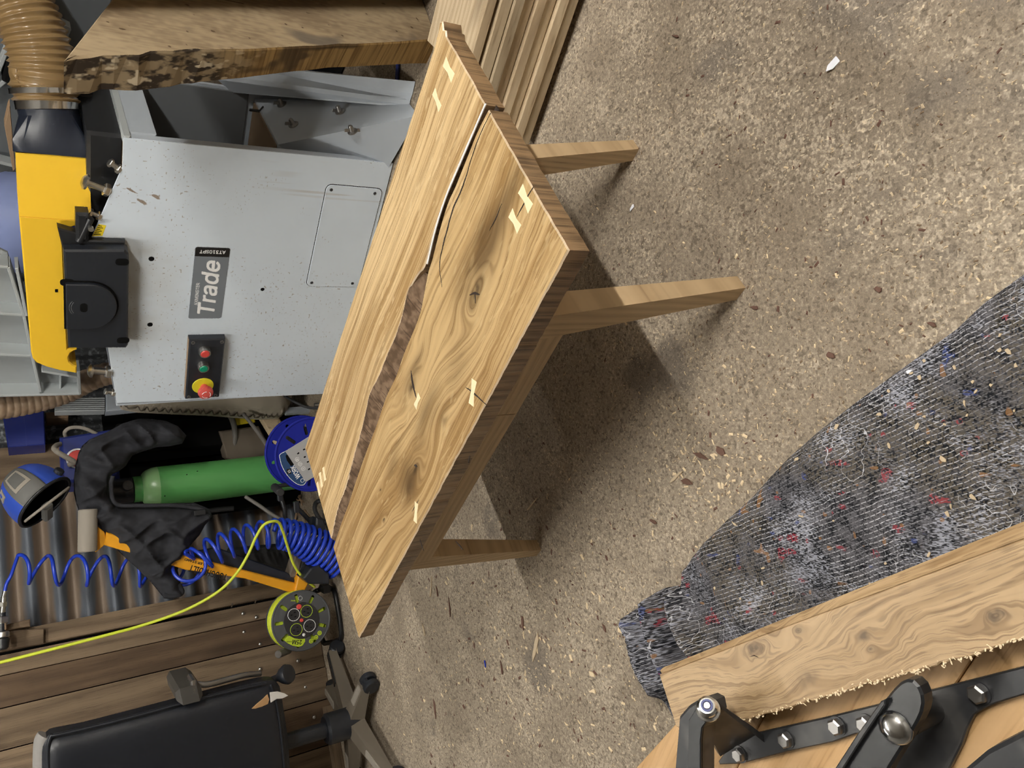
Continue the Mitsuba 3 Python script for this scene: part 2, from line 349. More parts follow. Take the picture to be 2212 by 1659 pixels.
def floor_fn(p, n, uv):
    x, y = p.x, p.y
    big = fbm(x * 1.3, y * 1.3, 1.0, 3); midn = fbm(x * 8, y * 8, 2.0, 3); fine = fbm(x * 210, y * 210, 3.0, 2); g = noise(x * 620, y * 620)
    c = mix((.195, .160, .122), (.345, .295, .232), smoothstep(.22, .78, big * .40 + midn * .22 + fine * .38))
    c = mix(c, (.44, .38, .30), .6 * smoothstep(.58, .76, fine * .66 + midn * .38))
    c = mix(c, (.085, .066, .048), .55 * smoothstep(.62, .76, fbm(x * 150 + 9, y * 150, 6.0, 2)))
    c = mix(c, (.115, .10, .088), .55 * smoothstep(.63, .76, fbm(x * 5 + 2, y * 5 + 4, 8.0, 4)))
    c = mix(c, (.56, .48, .36), .75 * smoothstep(.82, .92, noise(x * 230, y * 230, 2.0)) * smoothstep(.35, .6, midn))
    c = mix(c, (.05, .04, .03), .6 * smoothstep(.92, .97, noise(x * 170 + 5, y * 170, 5.0)))
    return c * mi.Color3f(1.17, 1.15, 1.13) * (1 + .40 * (g - .5))
def floor_bump(p, n, uv): return .0016 * fbm(p.x * 55, p.y * 55, 3.0, 3) + .0006 * noise(p.x * 260, p.y * 260)
procmat('concrete', floor_fn, rough=.85, spec=.2, bump=floor_bump, eps=1.5e-3)

# planer: grey paint with dust under the cover, drips and scrapes
PM = nz([.719, -.695, 0]); PN = np.array([PM[1], -PM[0], 0]); PP = np.array([.0095, 3.306, 0])
def face(x, y, d=0.0): q = on(x, y, PP - PN * d, PN); return np.array([(q - PP) @ PM, q[2]])
def fpt(s, z, d=0.0): return PP + PM * s - PN * d + np.array([0, 0, z])
def paint_fn(p, n, uv):
    s = (p.x - float(PP[0])) * float(PM[0]) + (p.y - float(PP[1])) * float(PM[1]); z = p.z
    c = mi.Color3f(.62, .69, .77) * (.96 + .08 * fbm(s * 6, z * 6, 1., 2))
    du = smoothstep(.62, .83, z) * smoothstep(.26, .36, s) * smoothstep(.82, .72, s)
    c = mix(c, (.36, .33, .27), .55 * du * fbm(s * 14, z * 9, 2., 3) * 1.5)
    sp = smoothstep(.88, .95, noise(s * 190, z * 190, 3.)) * smoothstep(.45, .62, fbm(s * 5 + 4, z * 5, 6., 2) + .12 * smoothstep(.5, .1, s))
    c = mix(c, (.26, .22, .17), .75 * sp)
    c = mix(c, (.32, .25, .16), .35 * smoothstep(.6, .8, fbm(s * 60, z * 4, 5., 2)) * smoothstep(.5, .3, z) * smoothstep(.9, 1.0, s))
    for (x, y, w, l) in ((307, 436, .007, .022), (337, 425, .007, .018), (285, 412, .004, .022)):
        fs, fz = face(x, y); a1 = ((s - float(fs)) * .50 + (z - float(fz)) * .866); a2 = (-(s - float(fs)) * .866 + (z - float(fz)) * .50)
        c = mix(c, (.21, .145, .09), .85 * smoothstep(1.15, .8, dr.sqrt(sq(a1 / l) + sq(a2 / w)) + .35 * noise(s * 160, z * 160)))
    return c
procmat('machine_grey', paint_fn, rough=.38, spec=.45)
plain('machine_grey_plain', (.43, .475, .53), .42)
plain('machine_inner_shade', (.13, .14, .15), .55)  # grey darkened to carry the shade inside the open end
plain('machine_dark', (.085, .09, .095), .5)
plain('cast_grey', (.30, .32, .33), .6)
plain('cast_rim', (.40, .43, .44), .45)
plain('cast_dark', (.085, .095, .105), .5)
plain('black_plastic', (.013, .0155, .021), .42)
plain('black_satin', (.011, .012, .014), .38)
plain('black_rubber', (.016, .016, .017), .75)
plain('flat_black', (.004, .004, .004), .9, spec=.1)  # flat near-black; on the added sheet it stands for shade
plain('yellow_paint', (.86, .53, .03), .38, coat=.15)
plain('navy_plastic', (.012, .016, .028), .38)
plain('chrome', (.78, .78, .78), .14, 1.0)
plain('zinc', (.62, .61, .58), .32, 1.0)
plain('steel_dull', (.34, .33, .32), .45, 1.0)
plain('sticker_grey', (.17, .19, .215), .35)
plain('sticker_black', (.008, .008, .009), .25)
plain('print_white', (.80, .80, .80), .5)
plain('sticker_yellow', (.80, .62, .03), .45)
plain('button_red', (.62, .06, .05), .35, coat=.4)
plain('button_green', (.0, .22, .12), .3, coat=.4)
plain('estop_red', (.62, .09, .075), .4, coat=.3)
plain('estop_yellow', (.72, .66, .03), .45)
plain('gas_green', (.085, .30, .085), .34, coat=.2)
plain('gas_green_light', (.22, .42, .18), .30, coat=.4)
plain('reel_blue', (.010, .016, .24), .55, spec=.2)
plain('reel_plate', (.36, .36, .37), .6, spec=.2)
plain('reel_navy', (.025, .06, .15), .6, spec=.2)
plain('hose_blue', (.012, .045, .46), .25, coat=.5)
plain('helmet_blue', (.03, .075, .42), .32, coat=.35)
plain('helmet_grey', (.10, .10, .095), .6)
plain('welder_blue', (.018, .03, .17), .4)
plain('box_blue', (.012, .022, .16), .3, coat=.4)
plain('dust_grey', (.26, .235, .20), .8)
plain('stand_orange', (.72, .32, .015), .4)
plain('cable_yellow', (.60, .68, .05), .4)
plain('cable_grey', (.13, .12, .11), .6)
plain('reel_black', (.060, .063, .068), .5)
plain('reel_face', (.018, .018, .02), .4)
plain('reel_lime', (.45, .58, .03), .45)
plain('leather', (.007, .0085, .013), .42)
plain('chair_frame', (.045, .042, .038), .5)
plain('chair_leg', (.13, .11, .085), .55)
plain('foam_tan', (.38, .22, .10), .9)
plain('foam_white', (.55, .53, .50), .9)
plain('shell_worn', (.22, .21, .20), .7)
plain('beige_cloth', (.36, .315, .25), .85)
plain('lilac_sheet', (.27, .33, .60), .35)
plain('lamp_body', (.55, .55, .53), .5)
plain('maple', (.80, .66, .42), .5)
plain('resin', (.80, .76, .72), .3)
plain('crack', (.025, .015, .01), .9)
plain('bark_chip', (.13, .07, .05), .85)
plain('shaving', (.55, .44, .30), .8)
plain('splinter_pale', (.74, .60, .40), .8)
plain('shaving_dark', (.20, .14, .09), .85)
plain('paper_white', (.75, .76, .82), .7)
plain('post_grey', (.13, .105, .08), .85)
plain('batten_brown', (.26, .17, .10), .7)
def iron_fn(p, n, uv):
    return mix((.032, .033, .036), (.07, .068, .066), .8 * smoothstep(.45, .75, fbm(p.x * 40, p.y * 40, p.z * 40, 3)))
procmat('black_iron', iron_fn, rough=.42, metal=.35, spec=.5)
def amber_fn(p, n, uv): return mix((.19, .115, .045), (.33, .225, .11), fbm(p.x * 9, p.y * 9, p.z * 9, 2))
procmat('amber_hose', amber_fn, rough=.2, spec=.6, coat=.6)
procmat('brown_hose', lambda p, n, uv: mix((.20, .13, .08), (.34, .25, .17), noise(p.x * 60, p.y * 60, p.z * 60)), rough=.5)
def corr_fn(p, n, uv):
    t = fbm(p.x * 3, p.y * 3, p.z * 14, 3)
    return mix((.11, .125, .15), (.17, .125, .09), smoothstep(.40, .62, t * .6 + .4 * uv.y))
procmat('corrugated', corr_fn, rough=.55, metal=.25)
def galv_fn(p, n, uv): return mix((.06, .065, .07), (.20, .215, .23), smoothstep(.5, .75, fbm(p.x * 55, p.y * 55, p.z * 55, 3)))
procmat('galvanised', galv_fn, rough=.5, metal=.3)
procmat('roof_sheet', lambda p, n, uv: mix((.20, .19, .175), (.27, .26, .24), fbm(p.x * 2, p.y * 2, p.z * 2, 2)), rough=.8)
def cloth_fn(p, n, uv): return mi.Color3f(.024, .025, .030) * (.7 + .6 * fbm(p.x * 40, p.y * 40, p.z * 40, 2))
procmat('jacket_cloth', cloth_fn, rough=.85, spec=.25)
# moving blanket: felted rags under white stitching
SD = nz(onz(2050, 935) - onz(1850, 1022)); SD2 = np.array([-SD[1], SD[0], 0])
def felt_fn(p, n, uv):
    a = uv.x * float(SD[0]) + uv.y * float(SD[1]); b = uv.x * float(SD2[0]) + uv.y * float(SD2[1])
    x, y = uv.x, uv.y
    t = fbm(x * 60, y * 60, 1.0, 4); k = noise(x * 430, y * 430, 2.0); k2 = noise(x * 760, y * 300, 4.0)
    c = mix((.010, .011, .014), (.115, .112, .125), smoothstep(.30, .72, t * .5 + k * .3 + k2 * .25))
    c = mix(c, (.105, .088, .064), .75 * smoothstep(.5, .66, fbm(x * 7, y * 7, 3.0, 3)) * smoothstep(.3, .7, k))
    c = mix(c, (.34, .35, .41), .8 * smoothstep(.56, .76, fbm(x * 16 + 3, y * 16, 5.0, 4) * .62 + k2 * .38))
    r = fbm(x * 42, y * 42, 11.0, 2); w = fbm(x * 36, y * 36, 13.0, 2)
    c = mix(c, (.26, .025, .04), .7 * smoothstep(.76, .80, r) * smoothstep(.3, .6, k)); c = mix(c, (.02, .05, .24), .5 * smoothstep(.79, .83, w) * smoothstep(.3, .6, k2))
    c = mix(c, (.28, .14, .05), .6 * smoothstep(.90, .94, noise(x * 70, y * 70, 17.)))
    bb = b + .0012 * (noise(a * 60, b * 8) - .5) * 2 + .004 * (fbm(x * 5, y * 5, 21., 2) - .5)
    q = bb / .0078; fr = q - dr.floor(q); row = dr.floor(q)
    st = a / .011 + .5 * (row - 2 * dr.floor(row / 2)); dash = st - dr.floor(st)
    line = smoothstep(.12, .05, dr.abs(fr - .5)) * smoothstep(.10, .30, dash) * (.25 + .75 * smoothstep(.36, .6, fbm(x * 14, y * 14, 23., 3))) * (.4 + .6 * noise(x * 300, y * 300, 29.))
    th = smoothstep(.012, .004, dr.abs(fbm(x * 34, y * 34, 31., 3) - .5)) * smoothstep(.5, .62, fbm(x * 9, y * 9, 33., 2))
    return mix(c, (.62, .62, .66), dr.maximum(line * .9, th * .8))
def felt_bump(p, n, uv): return .0030 * fbm(uv.x * 90, uv.y * 90, 1.0, 3)
procmat('felt', felt_fn, rough=.95, spec=.1, bump=felt_bump)

# ================================================================== SETTING
def grid_plate(x0, x1, y0, y1, z0, z1): return box3((x0, y0, z0), (x1 - x0, 0, 0), (0, y1 - y0, 0), (0, 0, z1 - z0))
fl = grid_plate(-3.6, 3.6, -2.6, 5.6, -.12, 0)
struct('floor', fl, 'concrete', 'bare grey-brown concrete workshop floor scattered with dust and shavings', 'floor')
WP = np.array([-1.42, 3.62, 0]); WT = nz([.94, .34, 0]); WN = np.array([WT[1], -WT[0], 0])
def wall(x, y, off=0.0): return on(x, y, WP + WN * off, WN)
def wuvp(x, y, off=0.0): q = wall(x, y, off); return np.array([(q - WP) @ WT, q[2]])
def wpt(u, z, off=0.0): return WP + WT * u + WN * off + np.array([0, 0, z])
WF = (WT, np.array([0, 0, 1.0]), WN)
struct('wall_back', box3(wpt(-2.2, 0, -.16), WT * 5.6, WN * .06, (0, 0, 2.7)), 'flat_black', 'dark back wall of the workshop behind the boards and tin sheets', 'wall')
struct('wall_right', grid_plate(2.5, 2.58, -2.5, 5.0, 0, 2.7), 'roof_sheet', 'plain dull grey side wall right of the planer', 'wall')
struct('wall_front', grid_plate(-3.5, 2.58, -2.5, -2.42, 0, 2.7), 'roof_sheet', 'plain grey wall behind the viewer', 'wall')
struct('wall_left', grid_plate(-3.5, -3.42, -2.42, 3.0, 0, 2.7), 'roof_sheet', 'plain dull grey wall on the left', 'wall')
struct('ceiling', grid_plate(-3.6, 2.7, -2.6, 5.6, 2.72, 2.78), 'roof_sheet', 'grey sheet roof over the workshop', 'ceiling')
for nm, (c, power) in LAMP.items():
    c = np.array(c); nrm = np.cross(UDIR, [0, 0, 1.0])
    k = thing('batten_light', {'lamp_a': 'white batten light above the bench in the foreground', 'lamp_b': 'white batten light above the left end of the oak table', 'lamp_c': 'white batten light above the black desk chair'}[nm], 'light', 'batten lights under the roof')
    put(k, 'housing', boxc(c + [0, 0, .05], UDIR * 1.25, nrm * .09, (0, 0, .05), .008), 'lamp_body')
    put(k, 'hanger', boxc(c + [0, 0, (2.72 - c[2] + .07) / 2 + .0], UDIR * .06, nrm * .03, (0, 0, 2.72 - c[2] - .07), .003), 'lamp_body')
    tb = cyl(c - UDIR * .6, c + UDIR * .6, .019, 16)
    key = put(k, 'tube', tb, 'print_white', smooth=40)
    scene[key]['emitter'] = {'type': 'area', 'radiance': {'type': 'rgb', 'value': (LAMP_COL * power).tolist()}}

# wall cladding, each board its own piece
wb = 'wall_back'
def wquad(px, t, off=0.0, bev=.003):
    P = np.array([wuvp(x, y, off + t) for x, y in px]); return frame(prism(P, t, bev), wpt(0, 0, off), *WF)
def vboard(u0, u1, off, t, z1=1.7, z0=0.0): return box3(wpt(u0, z0, off), WT * (u1 - u0), WN * t, (0, 0, z1 - z0), .004)
us = [wuvp(300, y)[0] for y in (1353, 1395, 1460, 1545, 1625)]
edges = us + [us[-1] - .2, us[-1] - .42, us[-1] - .62, us[-1] - .84, us[-1] - 1.06]
for i in range(len(edges) - 1):
    m = vboard(edges[i + 1] + .002, edges[i] - .002, -.055 + (.008 if i % 2 else 0), .03)
    wput(wb, 'board', m, 'wall_board_dark' if i in (1, 4, 7) else 'wall_board', (0, 0, 1), WT, wpt(edges[i], 0), tone=[41, 12, 7, 23, 31, 55, 61, 72, 80][i])
# grey post between the boards and the tin
uA, uB = wuvp(300, 1353)[0], wuvp(300, 1310)[0]
wput(wb, 'post', vboard(uA + .012, uB, -.09, .085), 'wall_board', (0, 0, 1), WT, tone=90)
put(wb, 'joint', vboard(uA - .002, uA + .014, -.09, .03), 'flat_black')
# tin sheet with level corrugations
uC, uD = wuvp(150, 1338)[0], wuvp(150, 1050)[0]
zs = np.linspace(0.0, 1.7, 240); prof = .018 * np.sin(zs * 2 * np.pi / .105)
V = np.vstack([np.array([wpt(u, z, -.08 + o) for z, o in zip(zs, prof)]) for u in (uC - .05, uD)])
n_ = len(zs); F = np.vstack([[[i, i + n_, i + n_ + 1], [i, i + n_ + 1, i + 1]] for i in range(n_ - 1)])
tin_uv = np.tile(np.c_[zs, .5 - .5 * prof / .018], (2, 1))
put(wb, 'tin_sheet', trimesh.Trimesh(V, F, process=False), 'corrugated', smooth=True, uv=tin_uv, label='corrugated tin sheet with level ribs')
wput(wb, 'post', vboard(wuvp(75, 1050)[0], wuvp(75, 962)[0], -.10, .10), 'wall_board', (0, 0, 1), WT, tone=92)
# upright galvanised ribs behind the planer
u0, u1 = wuvp(75, 958)[0], 3.0
uu = np.linspace(u0, u1, 420); pr = .014 * np.sin(uu * 2 * np.pi / .085)
V = np.vstack([np.array([wpt(u, z, -.085 + o) for u, o in zip(uu, pr)]) for z in (0, 1.7)])
n_ = len(uu); F = np.vstack([[[i, i + 1, i + n_ + 1], [i, i + n_ + 1, i + n_]] for i in range(n_ - 1)])
put(wb, 'ribbed_sheet', trimesh.Trimesh(V, F, process=False), 'galvanised', smooth=True, label='galvanised sheet with upright ribs')
def dome(c, d, r, h=None):
    h = h or r * .7; a = np.linspace(0, np.pi / 2, 6); return lathe([(0, -.001), (r, -.001)] + [(r * math.cos(t), h * math.sin(t)) for t in a], c, d, 14)
for x, y in ((525, 1325), (554, 1333), (527, 1365), (562, 1391), (562, 1445), (644, 1427), (660, 1484), (679, 1549)):
    put(wb, 'screw', dome(wall(x, y, -.02), WN, .009), 'zinc', smooth=40)
for x, y in ((500, 1311), (551, 1302)):
    c = wall(x, y, .0); put(wb, 'nail', cyl(c, c + np.array([.0, 0, 0]) + WN * .03 + WT * .01, .003, 8), 'zinc')
for k_ in range(2):
    c = wall(58 + 23 * k_, 1363, .0); put(wb, 'screw', dome(c, WN, .008), 'zinc', smooth=40)
wput(wb, 'block', wquad([(0, 1352), (65, 1337), (65, 1352), (0, 1363)], .05, -.005), 'wall_board', (0, 0, 1), WT, tone=14)
wput(wb, 'backing_block', wquad([(0, 1362), (95, 1358), (95, 1390), (0, 1405)], .03, -.01), 'wall_board', (0, 0, 1), WT, tone=62)
wput(wb, 'skirting', box3(wpt(-1.5, 0, -.02), WT * 1.45, WN * .035, (0, 0, .05), .004), 'wall_board', WT, (0, 0, 1), tone=41)

# ================================================================== COFFEE TABLE
ct = thing('coffee_table', 'low oak coffee table with pale butterfly keys and tapered splayed legs', 'coffee table')
ZT, TH = .5, .0405
def edge_noise(P, amp, f, seed):
    P = np.asarray(P); q = np.c_[P * f, np.full(len(P), seed)]; return (meshkit.fbm(q, 3, seed) - .5) * 2 * amp
back_edge = [(1050, 222), (1043, 238), (1020, 290), (993, 350), (972, 400), (957, 440), (935, 505), (917, 575), (903, 592), (881, 631), (871, 675), (856, 722), (838, 765), (820, 809), (798, 856), (784, 917), (766, 981), (746, 1055), (731, 1095), (713, 1168)]
front_edge = [(1056, 232), (1030, 285), (1003, 352), (983, 402), (966, 440), (948, 500), (933, 560), (925, 584), (916, 631), (907, 675), (889, 722), (871, 765), (856, 809), (834, 856), (813, 917), (794, 966), (782, 999), (767, 1042), (752, 1089), (742, 1115), (724, 1170)]
be = np.array([tab(*q) for q in back_edge]); fe = np.array([tab(*q) for q in front_edge])
be[0, 0] = fe[0, 0] = 0; be[-1, 0] = fe[-1, 0] = TLEN
def dens(P, step): 
    P = spline(P, 6); out = [P[0]]
    for q in P[1:]:
        if np.linalg.norm(q - out[-1]) > step: out.append(q)
    return np.array(out)
be, fe = dens(be, .012), dens(fe, .012)
be[:, 1] += edge_noise(be, .002, 40, 3)
def wob(p, q, nn, amp, seed):
    p, q = np.array(p), np.array(q); t = np.linspace(0, 1, nn)[:, None]; P = p + (q - p) * t; d = (q - p) / np.linalg.norm(q - p)
    return P + edge_noise(P, amp, 55, seed)[:, None] * np.array([-d[1], d[0]])
knob = np.array([(0, TWID - .03), (-.006, TWID - .022), (-.002, TWID - .012), (-.010, TWID + .001), (-.004, TWID + .010), (.010, TWID + .004), (.022, TWID + .003)])
back_poly = np.vstack([be, wob((TLEN, be[-1, 1]), (TLEN, TWID), 20, .0008, 5)[1:], wob((TLEN, TWID), (.03, TWID), 90, .0015, 7)[1:], knob[::-1], wob((0, TWID - .035), (0, be[0, 1]), 24, .0012, 9)[:-1]])
front_poly = np.vstack([fe[::-1], wob((0, fe[0, 1]), (0, 0), 40, .0014, 11)[1:], wob((0, 0), (TLEN, 0), 200, .0016, 13)[1:], wob((TLEN, 0), (TLEN, fe[-1, 1]), 20, .0008, 15)[1:-1]])
def tmesh(P, t, z1, bev=.0023):
    m = prism(P, t, bev, both=True); V = m.vertices; V2 = np.array([TB[0], TB[1], z1 - t]) + V[:, :1] * TL_ + V[:, 1:2] * TN_ + V[:, 2:] * np.array([0, 0, 1.0])
    m = trimesh.Trimesh(V2, m.faces, process=False)
    if m.volume < 0: m.invert()
    return m
put(ct, 'board', tmesh(back_poly, TH, ZT), 'oak_top', label='rear waney oak board with its bark edge along the gap')
put(ct, 'board', tmesh(front_poly, TH, ZT), 'oak_top', label='front knotty oak board')
# bark edge that slopes from the rear board down into the gap
t_ = np.linspace(.30, 1, 170); nb_ = 9
ib = interp = lambda E, t: np.array([np.interp(t, np.linspace(0, 1, len(E)), E[:, 0]), np.interp(t, np.linspace(0, 1, len(E)), E[:, 1])]).T
EB = ib(be, t_); EF = np.c_[EB[:, 0], np.interp(EB[:, 0], fe[:, 0], fe[:, 1])]
rows = []
for k in range(nb_):
    f = k / (nb_ - 1); q = EB * (1 - f) + (EF - [0, .0015]) * f + np.array([0, .003 * (1 - f)])
    z = ZT - .0005 - .024 * f ** 1.5 - .003 * np.sin(f * np.pi); z = z + (meshkit.fbm(np.c_[q * 90, np.full(len(q), k)], 3, 4) - .5) * .006 * np.sin(f * np.pi) ** .5
    fade = np.clip((t_ - .30) / .04, 0, 1); z = z - (1 - fade) * .012
    rows.append(np.array([tpt(a, b, zz) for (a, b), zz in zip(q, z)]))
Vt = np.vstack(rows); Vb = Vt.copy(); Vb[:, 2] -= .012; m_, n_ = nb_, len(t_)
F = []
for i in range(m_ - 1):
    for j in range(n_ - 1):
        a, b, c, d = i * n_ + j, i * n_ + j + 1, (i + 1) * n_ + j + 1, (i + 1) * n_ + j; F += [[a, b, c], [a, c, d], [a + m_ * n_, c + m_ * n_, b + m_ * n_], [a + m_ * n_, d + m_ * n_, c + m_ * n_]]
mb = trimesh.Trimesh(np.vstack([Vt, Vb]), np.array(F), process=False)
put(ct, 'bark_edge', mb, 'bark', smooth=True, uv=np.tile(np.c_[np.tile(t_ * 1.25, m_), np.repeat(np.linspace(0, .05, m_), n_)], (2, 1)), label='brown bark of the waney edge left in the gap')
# pale resin bead along the narrow end of the gap
rl = spline([np.append(tab(*q), 0) for q in ((1048, 224), (1021, 287), (995, 348), (976, 392), (960, 432), (940, 495), (922, 570))], 8)[:, :2]
put(ct, 'resin_bead', tube([tpt(a, b, ZT - .0012) for a, b in rl], .0021, 8), 'resin', smooth=True, label='white resin bead in the narrow gap')
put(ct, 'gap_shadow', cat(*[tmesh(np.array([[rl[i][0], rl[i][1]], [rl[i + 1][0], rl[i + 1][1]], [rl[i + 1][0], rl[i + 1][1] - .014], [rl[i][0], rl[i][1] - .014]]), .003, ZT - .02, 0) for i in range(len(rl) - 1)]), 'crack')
def crackline(px, w):
    P = spline([np.append(tab(*q), 0) for q in px], 7)[:, :2]; n = len(P); P[:, 1] += edge_noise(P, .0015, 60, 2)
    d = np.gradient(P, axis=0); d /= np.linalg.norm(d, axis=1, keepdims=True); nn = np.c_[-d[:, 1], d[:, 0]]; wv = w * np.sin(np.linspace(.12, np.pi - .12, n))[:, None] / 2 * (.6 + .8 * meshkit.noise(np.c_[P * 200, P[:, :1]], 3)[:, None])
    return tmesh(np.vstack([P + nn * wv, (P - nn * wv)[::-1]]), .0012, ZT + .0006, 0)
for px, w in (([(1060, 244), (1030, 310), (1001, 400), (977, 458), (956, 537), (950, 577), (955, 620)], .0035), ([(1152, 403), (1136, 432), (1117, 469)], .0028), ([(1084, 440), (1071, 472), (1057, 498)], .0018),
              ([(1006, 836), (1022, 848), (1050, 874)], .003), ([(888, 800), (892, 830), (899, 858)], .008), ([(1014, 637), (1026, 633), (1037, 637)], .004), ([(1026, 634), (1027, 655)], .003), ([(895, 1005), (902, 1008)], .006), ([(1015, 985), (1012, 1000)], .003), ([(984, 1168), (1000, 1187)], .003), ([(905, 1080), (890, 1105)], .002), ([(907, 1165), (915, 1190)], .0025)):
    put(ct, 'crack', crackline(px, w), 'crack')
keys = [((960.7, 133), (978.8, 169.5), .019), ((937.3, 197), (951, 235.4), .016), ((1124.6, 407), (1146.3, 451.4), .019), ((1103, 459.7), (1122, 495.9), .018), ((1024.7, 821), (1017.9, 874.6), .019), ((906, 854), (897, 879), .016), ((900, 1086), (897.3, 1128), .017), ((698.4, 1009.8), (702.8, 1038), .019), ((691, 1020.7), (696, 1052), .019), ((685.5, 1042), (691, 1070), .017)]
for p, q, w in keys:
    p, q = tab(*p), tab(*q); d = q - p; nn = np.array([-d[1], d[0]]) / np.linalg.norm(d); c = (p + q) / 2
    m = tmesh(np.array([p + nn * w / 2, c + nn * w * .31, q + nn * w / 2, q - nn * w / 2, c - nn * w * .31, p - nn * w / 2]), .006, ZT + .0007, .0003)
    put(ct, 'butterfly_key', m, 'maple')
# splayed tapered legs and the aprons between them
ZL = ZT - TH
def leg(a0, b0, sa, sb):
    """outer foot corner, directions inward along the length and the width"""
    def q(a, b, z): return tpt(a, b, z)
    f, w, dpt = .031, .060, .054; s = .172 * ZL; sbt = .012 * ZL
    bot = [q(a0, b0, 0), q(a0 + sa * f, b0, 0), q(a0 + sa * f, b0 + sb * f, 0), q(a0, b0 + sb * f, 0)]
    A, Bv = a0 + sa * s, b0 + sb * sbt * .3
    top = [q(A, Bv, ZL), q(A + sa * w, Bv, ZL), q(A + sa * w, Bv + sb * dpt, ZL), q(A, Bv + sb * dpt, ZL)]
    return hexa(np.array(bot), np.array(top))
LEGS = [(.109, .046, 1, 1), (1.112, .056, -1, 1), (.125, .512, 1, -1), (1.118, .520, -1, -1)]
for a0, b0, sa, sb in LEGS:
    m = leg(a0, b0, sa, sb); wput(ct, 'leg', m, 'oak_plain', (0, 0, 1), TL_ * .8 + TN_ * .6, tpt(a0, b0, 0), tone=9)
ZA = .365
def apron(a0, a1, b0, b1, z0=ZA): return hexa(np.array([tpt(a0, b0, z0), tpt(a1, b0, z0), tpt(a1, b1, z0), tpt(a0, b1, z0)]), np.array([tpt(a0, b0, ZL), tpt(a1, b0, ZL), tpt(a1, b1, ZL), tpt(a0, b1, ZL)]))
aj = tab(1117, 897, ZA)[0]
for a0, a1 in ((.225, aj - .001), (aj + .001, 1.0)):
    wput(ct, 'apron', apron(a0, a1, .052, .076), 'oak_plain', TL_, (0, 0, 1), tpt(a0, .05, ZA), tone=9)
put(ct, 'apron_joint', apron(aj - .001, aj + .001, .0535, .075, ZA + .001), 'crack')
wput(ct, 'apron', apron(.225, 1.0, .488, .510), 'oak_plain', TL_, (0, 0, 1), tpt(.2, .5, ZA), tone=9)
wput(ct, 'apron', apron(.195, .218, .09, .47), 'oak_plain', TN_, (0, 0, 1), tpt(.2, .1, ZA), tone=9)
wput(ct, 'apron', apron(1.02, 1.043, .09, .47), 'oak_plain', TN_, (0, 0, 1), tpt(1., .1, ZA), tone=9)

# ================================================================== PLANER
pl = thing('planer', 'large pale grey planer with yellow hood and black cutter cover behind the table', 'planer')
PF = (PM, np.array([0, 0, 1.0]), PN)
def fprism(P, t, bev=.002, d=0.0, both=False):
    """outline in (along, up) on the planer's front; d metres behind it; t thick towards the viewer"""
    return frame(prism(P, t, bev, both), fpt(0, 0, d), *PF)
SE = 1.115
front = [(.0, .003), (.022, .866), face(234, 757), face(222, 690), face(195, 519), face(264, 361), (1.112, .872), (SE + .008, .003)]
put(pl, 'front_panel', fprism(np.array(front), .004, .001, .004), 'machine_grey')
put(pl, 'front_flange', fprism(np.array([(SE - .016, .015), (SE - .02, .868), (SE - .004, .868), (SE + .006, .015)]), .03, .004, .034), 'machine_grey_plain')
DP = .5
def plq(s0, s1, z0, z1, d0, d1, bev=.003): return box3(fpt(s0, z0, d1), PM * (s1 - s0), (0, 0, z1 - z0), PN * (d1 - d0), bev)
put(pl, 'side_panel', plq(.0, .012, .015, .866, .006, DP), 'machine_grey_plain')
put(pl, 'rear_panel', plq(.0, SE, .015, .83, DP - .012, DP), 'machine_grey_plain')
put(pl, 'inner_shade_panel', cat(plq(.37, SE - .012, .40, .775, DP - .02, DP - .013), plq(.37, SE - .36, .032, .40, DP - .02, DP - .013)), 'machine_inner_shade', label='added dark grey panel standing for the shade inside the planer end')  # added in front of the rear panel, shade of the recess put into its colour
put(pl, 'inner_baffle', plq(SE - .30, SE - .29, .40, .775, .04, DP - .014), 'machine_dark')
put(pl, 'end_lip', plq(SE - .02, SE, .775, .86, .036, DP, .006), 'machine_grey_plain')
put(pl, 'end_lip_flange', plq(SE - .03, SE + .003, .852, .870, .002, .42, .004), 'cast_rim')
def atf(x, y, d): q = face(x, y, d); return fpt(q[0], q[1], d)
def plate4(P, v): P = np.array(P); return hexa(P, P + np.asarray(v))
# the rear end post leans out to a wider foot, its return flange behind it
e1, e2, e3, e4 = atf(470, 162, .50), onz(886, 217, .003), onz(891, 203, .003), atf(500, 140, .53)
put(pl, 'end_post', plate4([e1, e2, e3, e4], -PM * .02 - PN * .006), 'machine_grey_plain')
put(pl, 'end_post_flange', plate4([atf(500, 190, .49), onz(885, 222, .003), e2, e1], -PM * .015 + PN * .004), 'machine_grey_plain')
e5, e6 = onz(897, 176, .003), atf(620, 148, .62)
put(pl, 'end_post_return', plate4([e3, e5, e6, e4], -PM * .018 - PN * .010), 'machine_grey_plain')
put(pl, 'back_plate', plq(.35, .36, .02, .84, .04, DP - .02), 'machine_dark')
put(pl, 'base_plate', plq(.02, SE - .03, .02, .03, .04, DP - .02), 'machine_grey_plain')
put(pl, 'table_bed', plq(.03, SE - .04, .80, .84, .05, DP - .03), 'machine_dark')
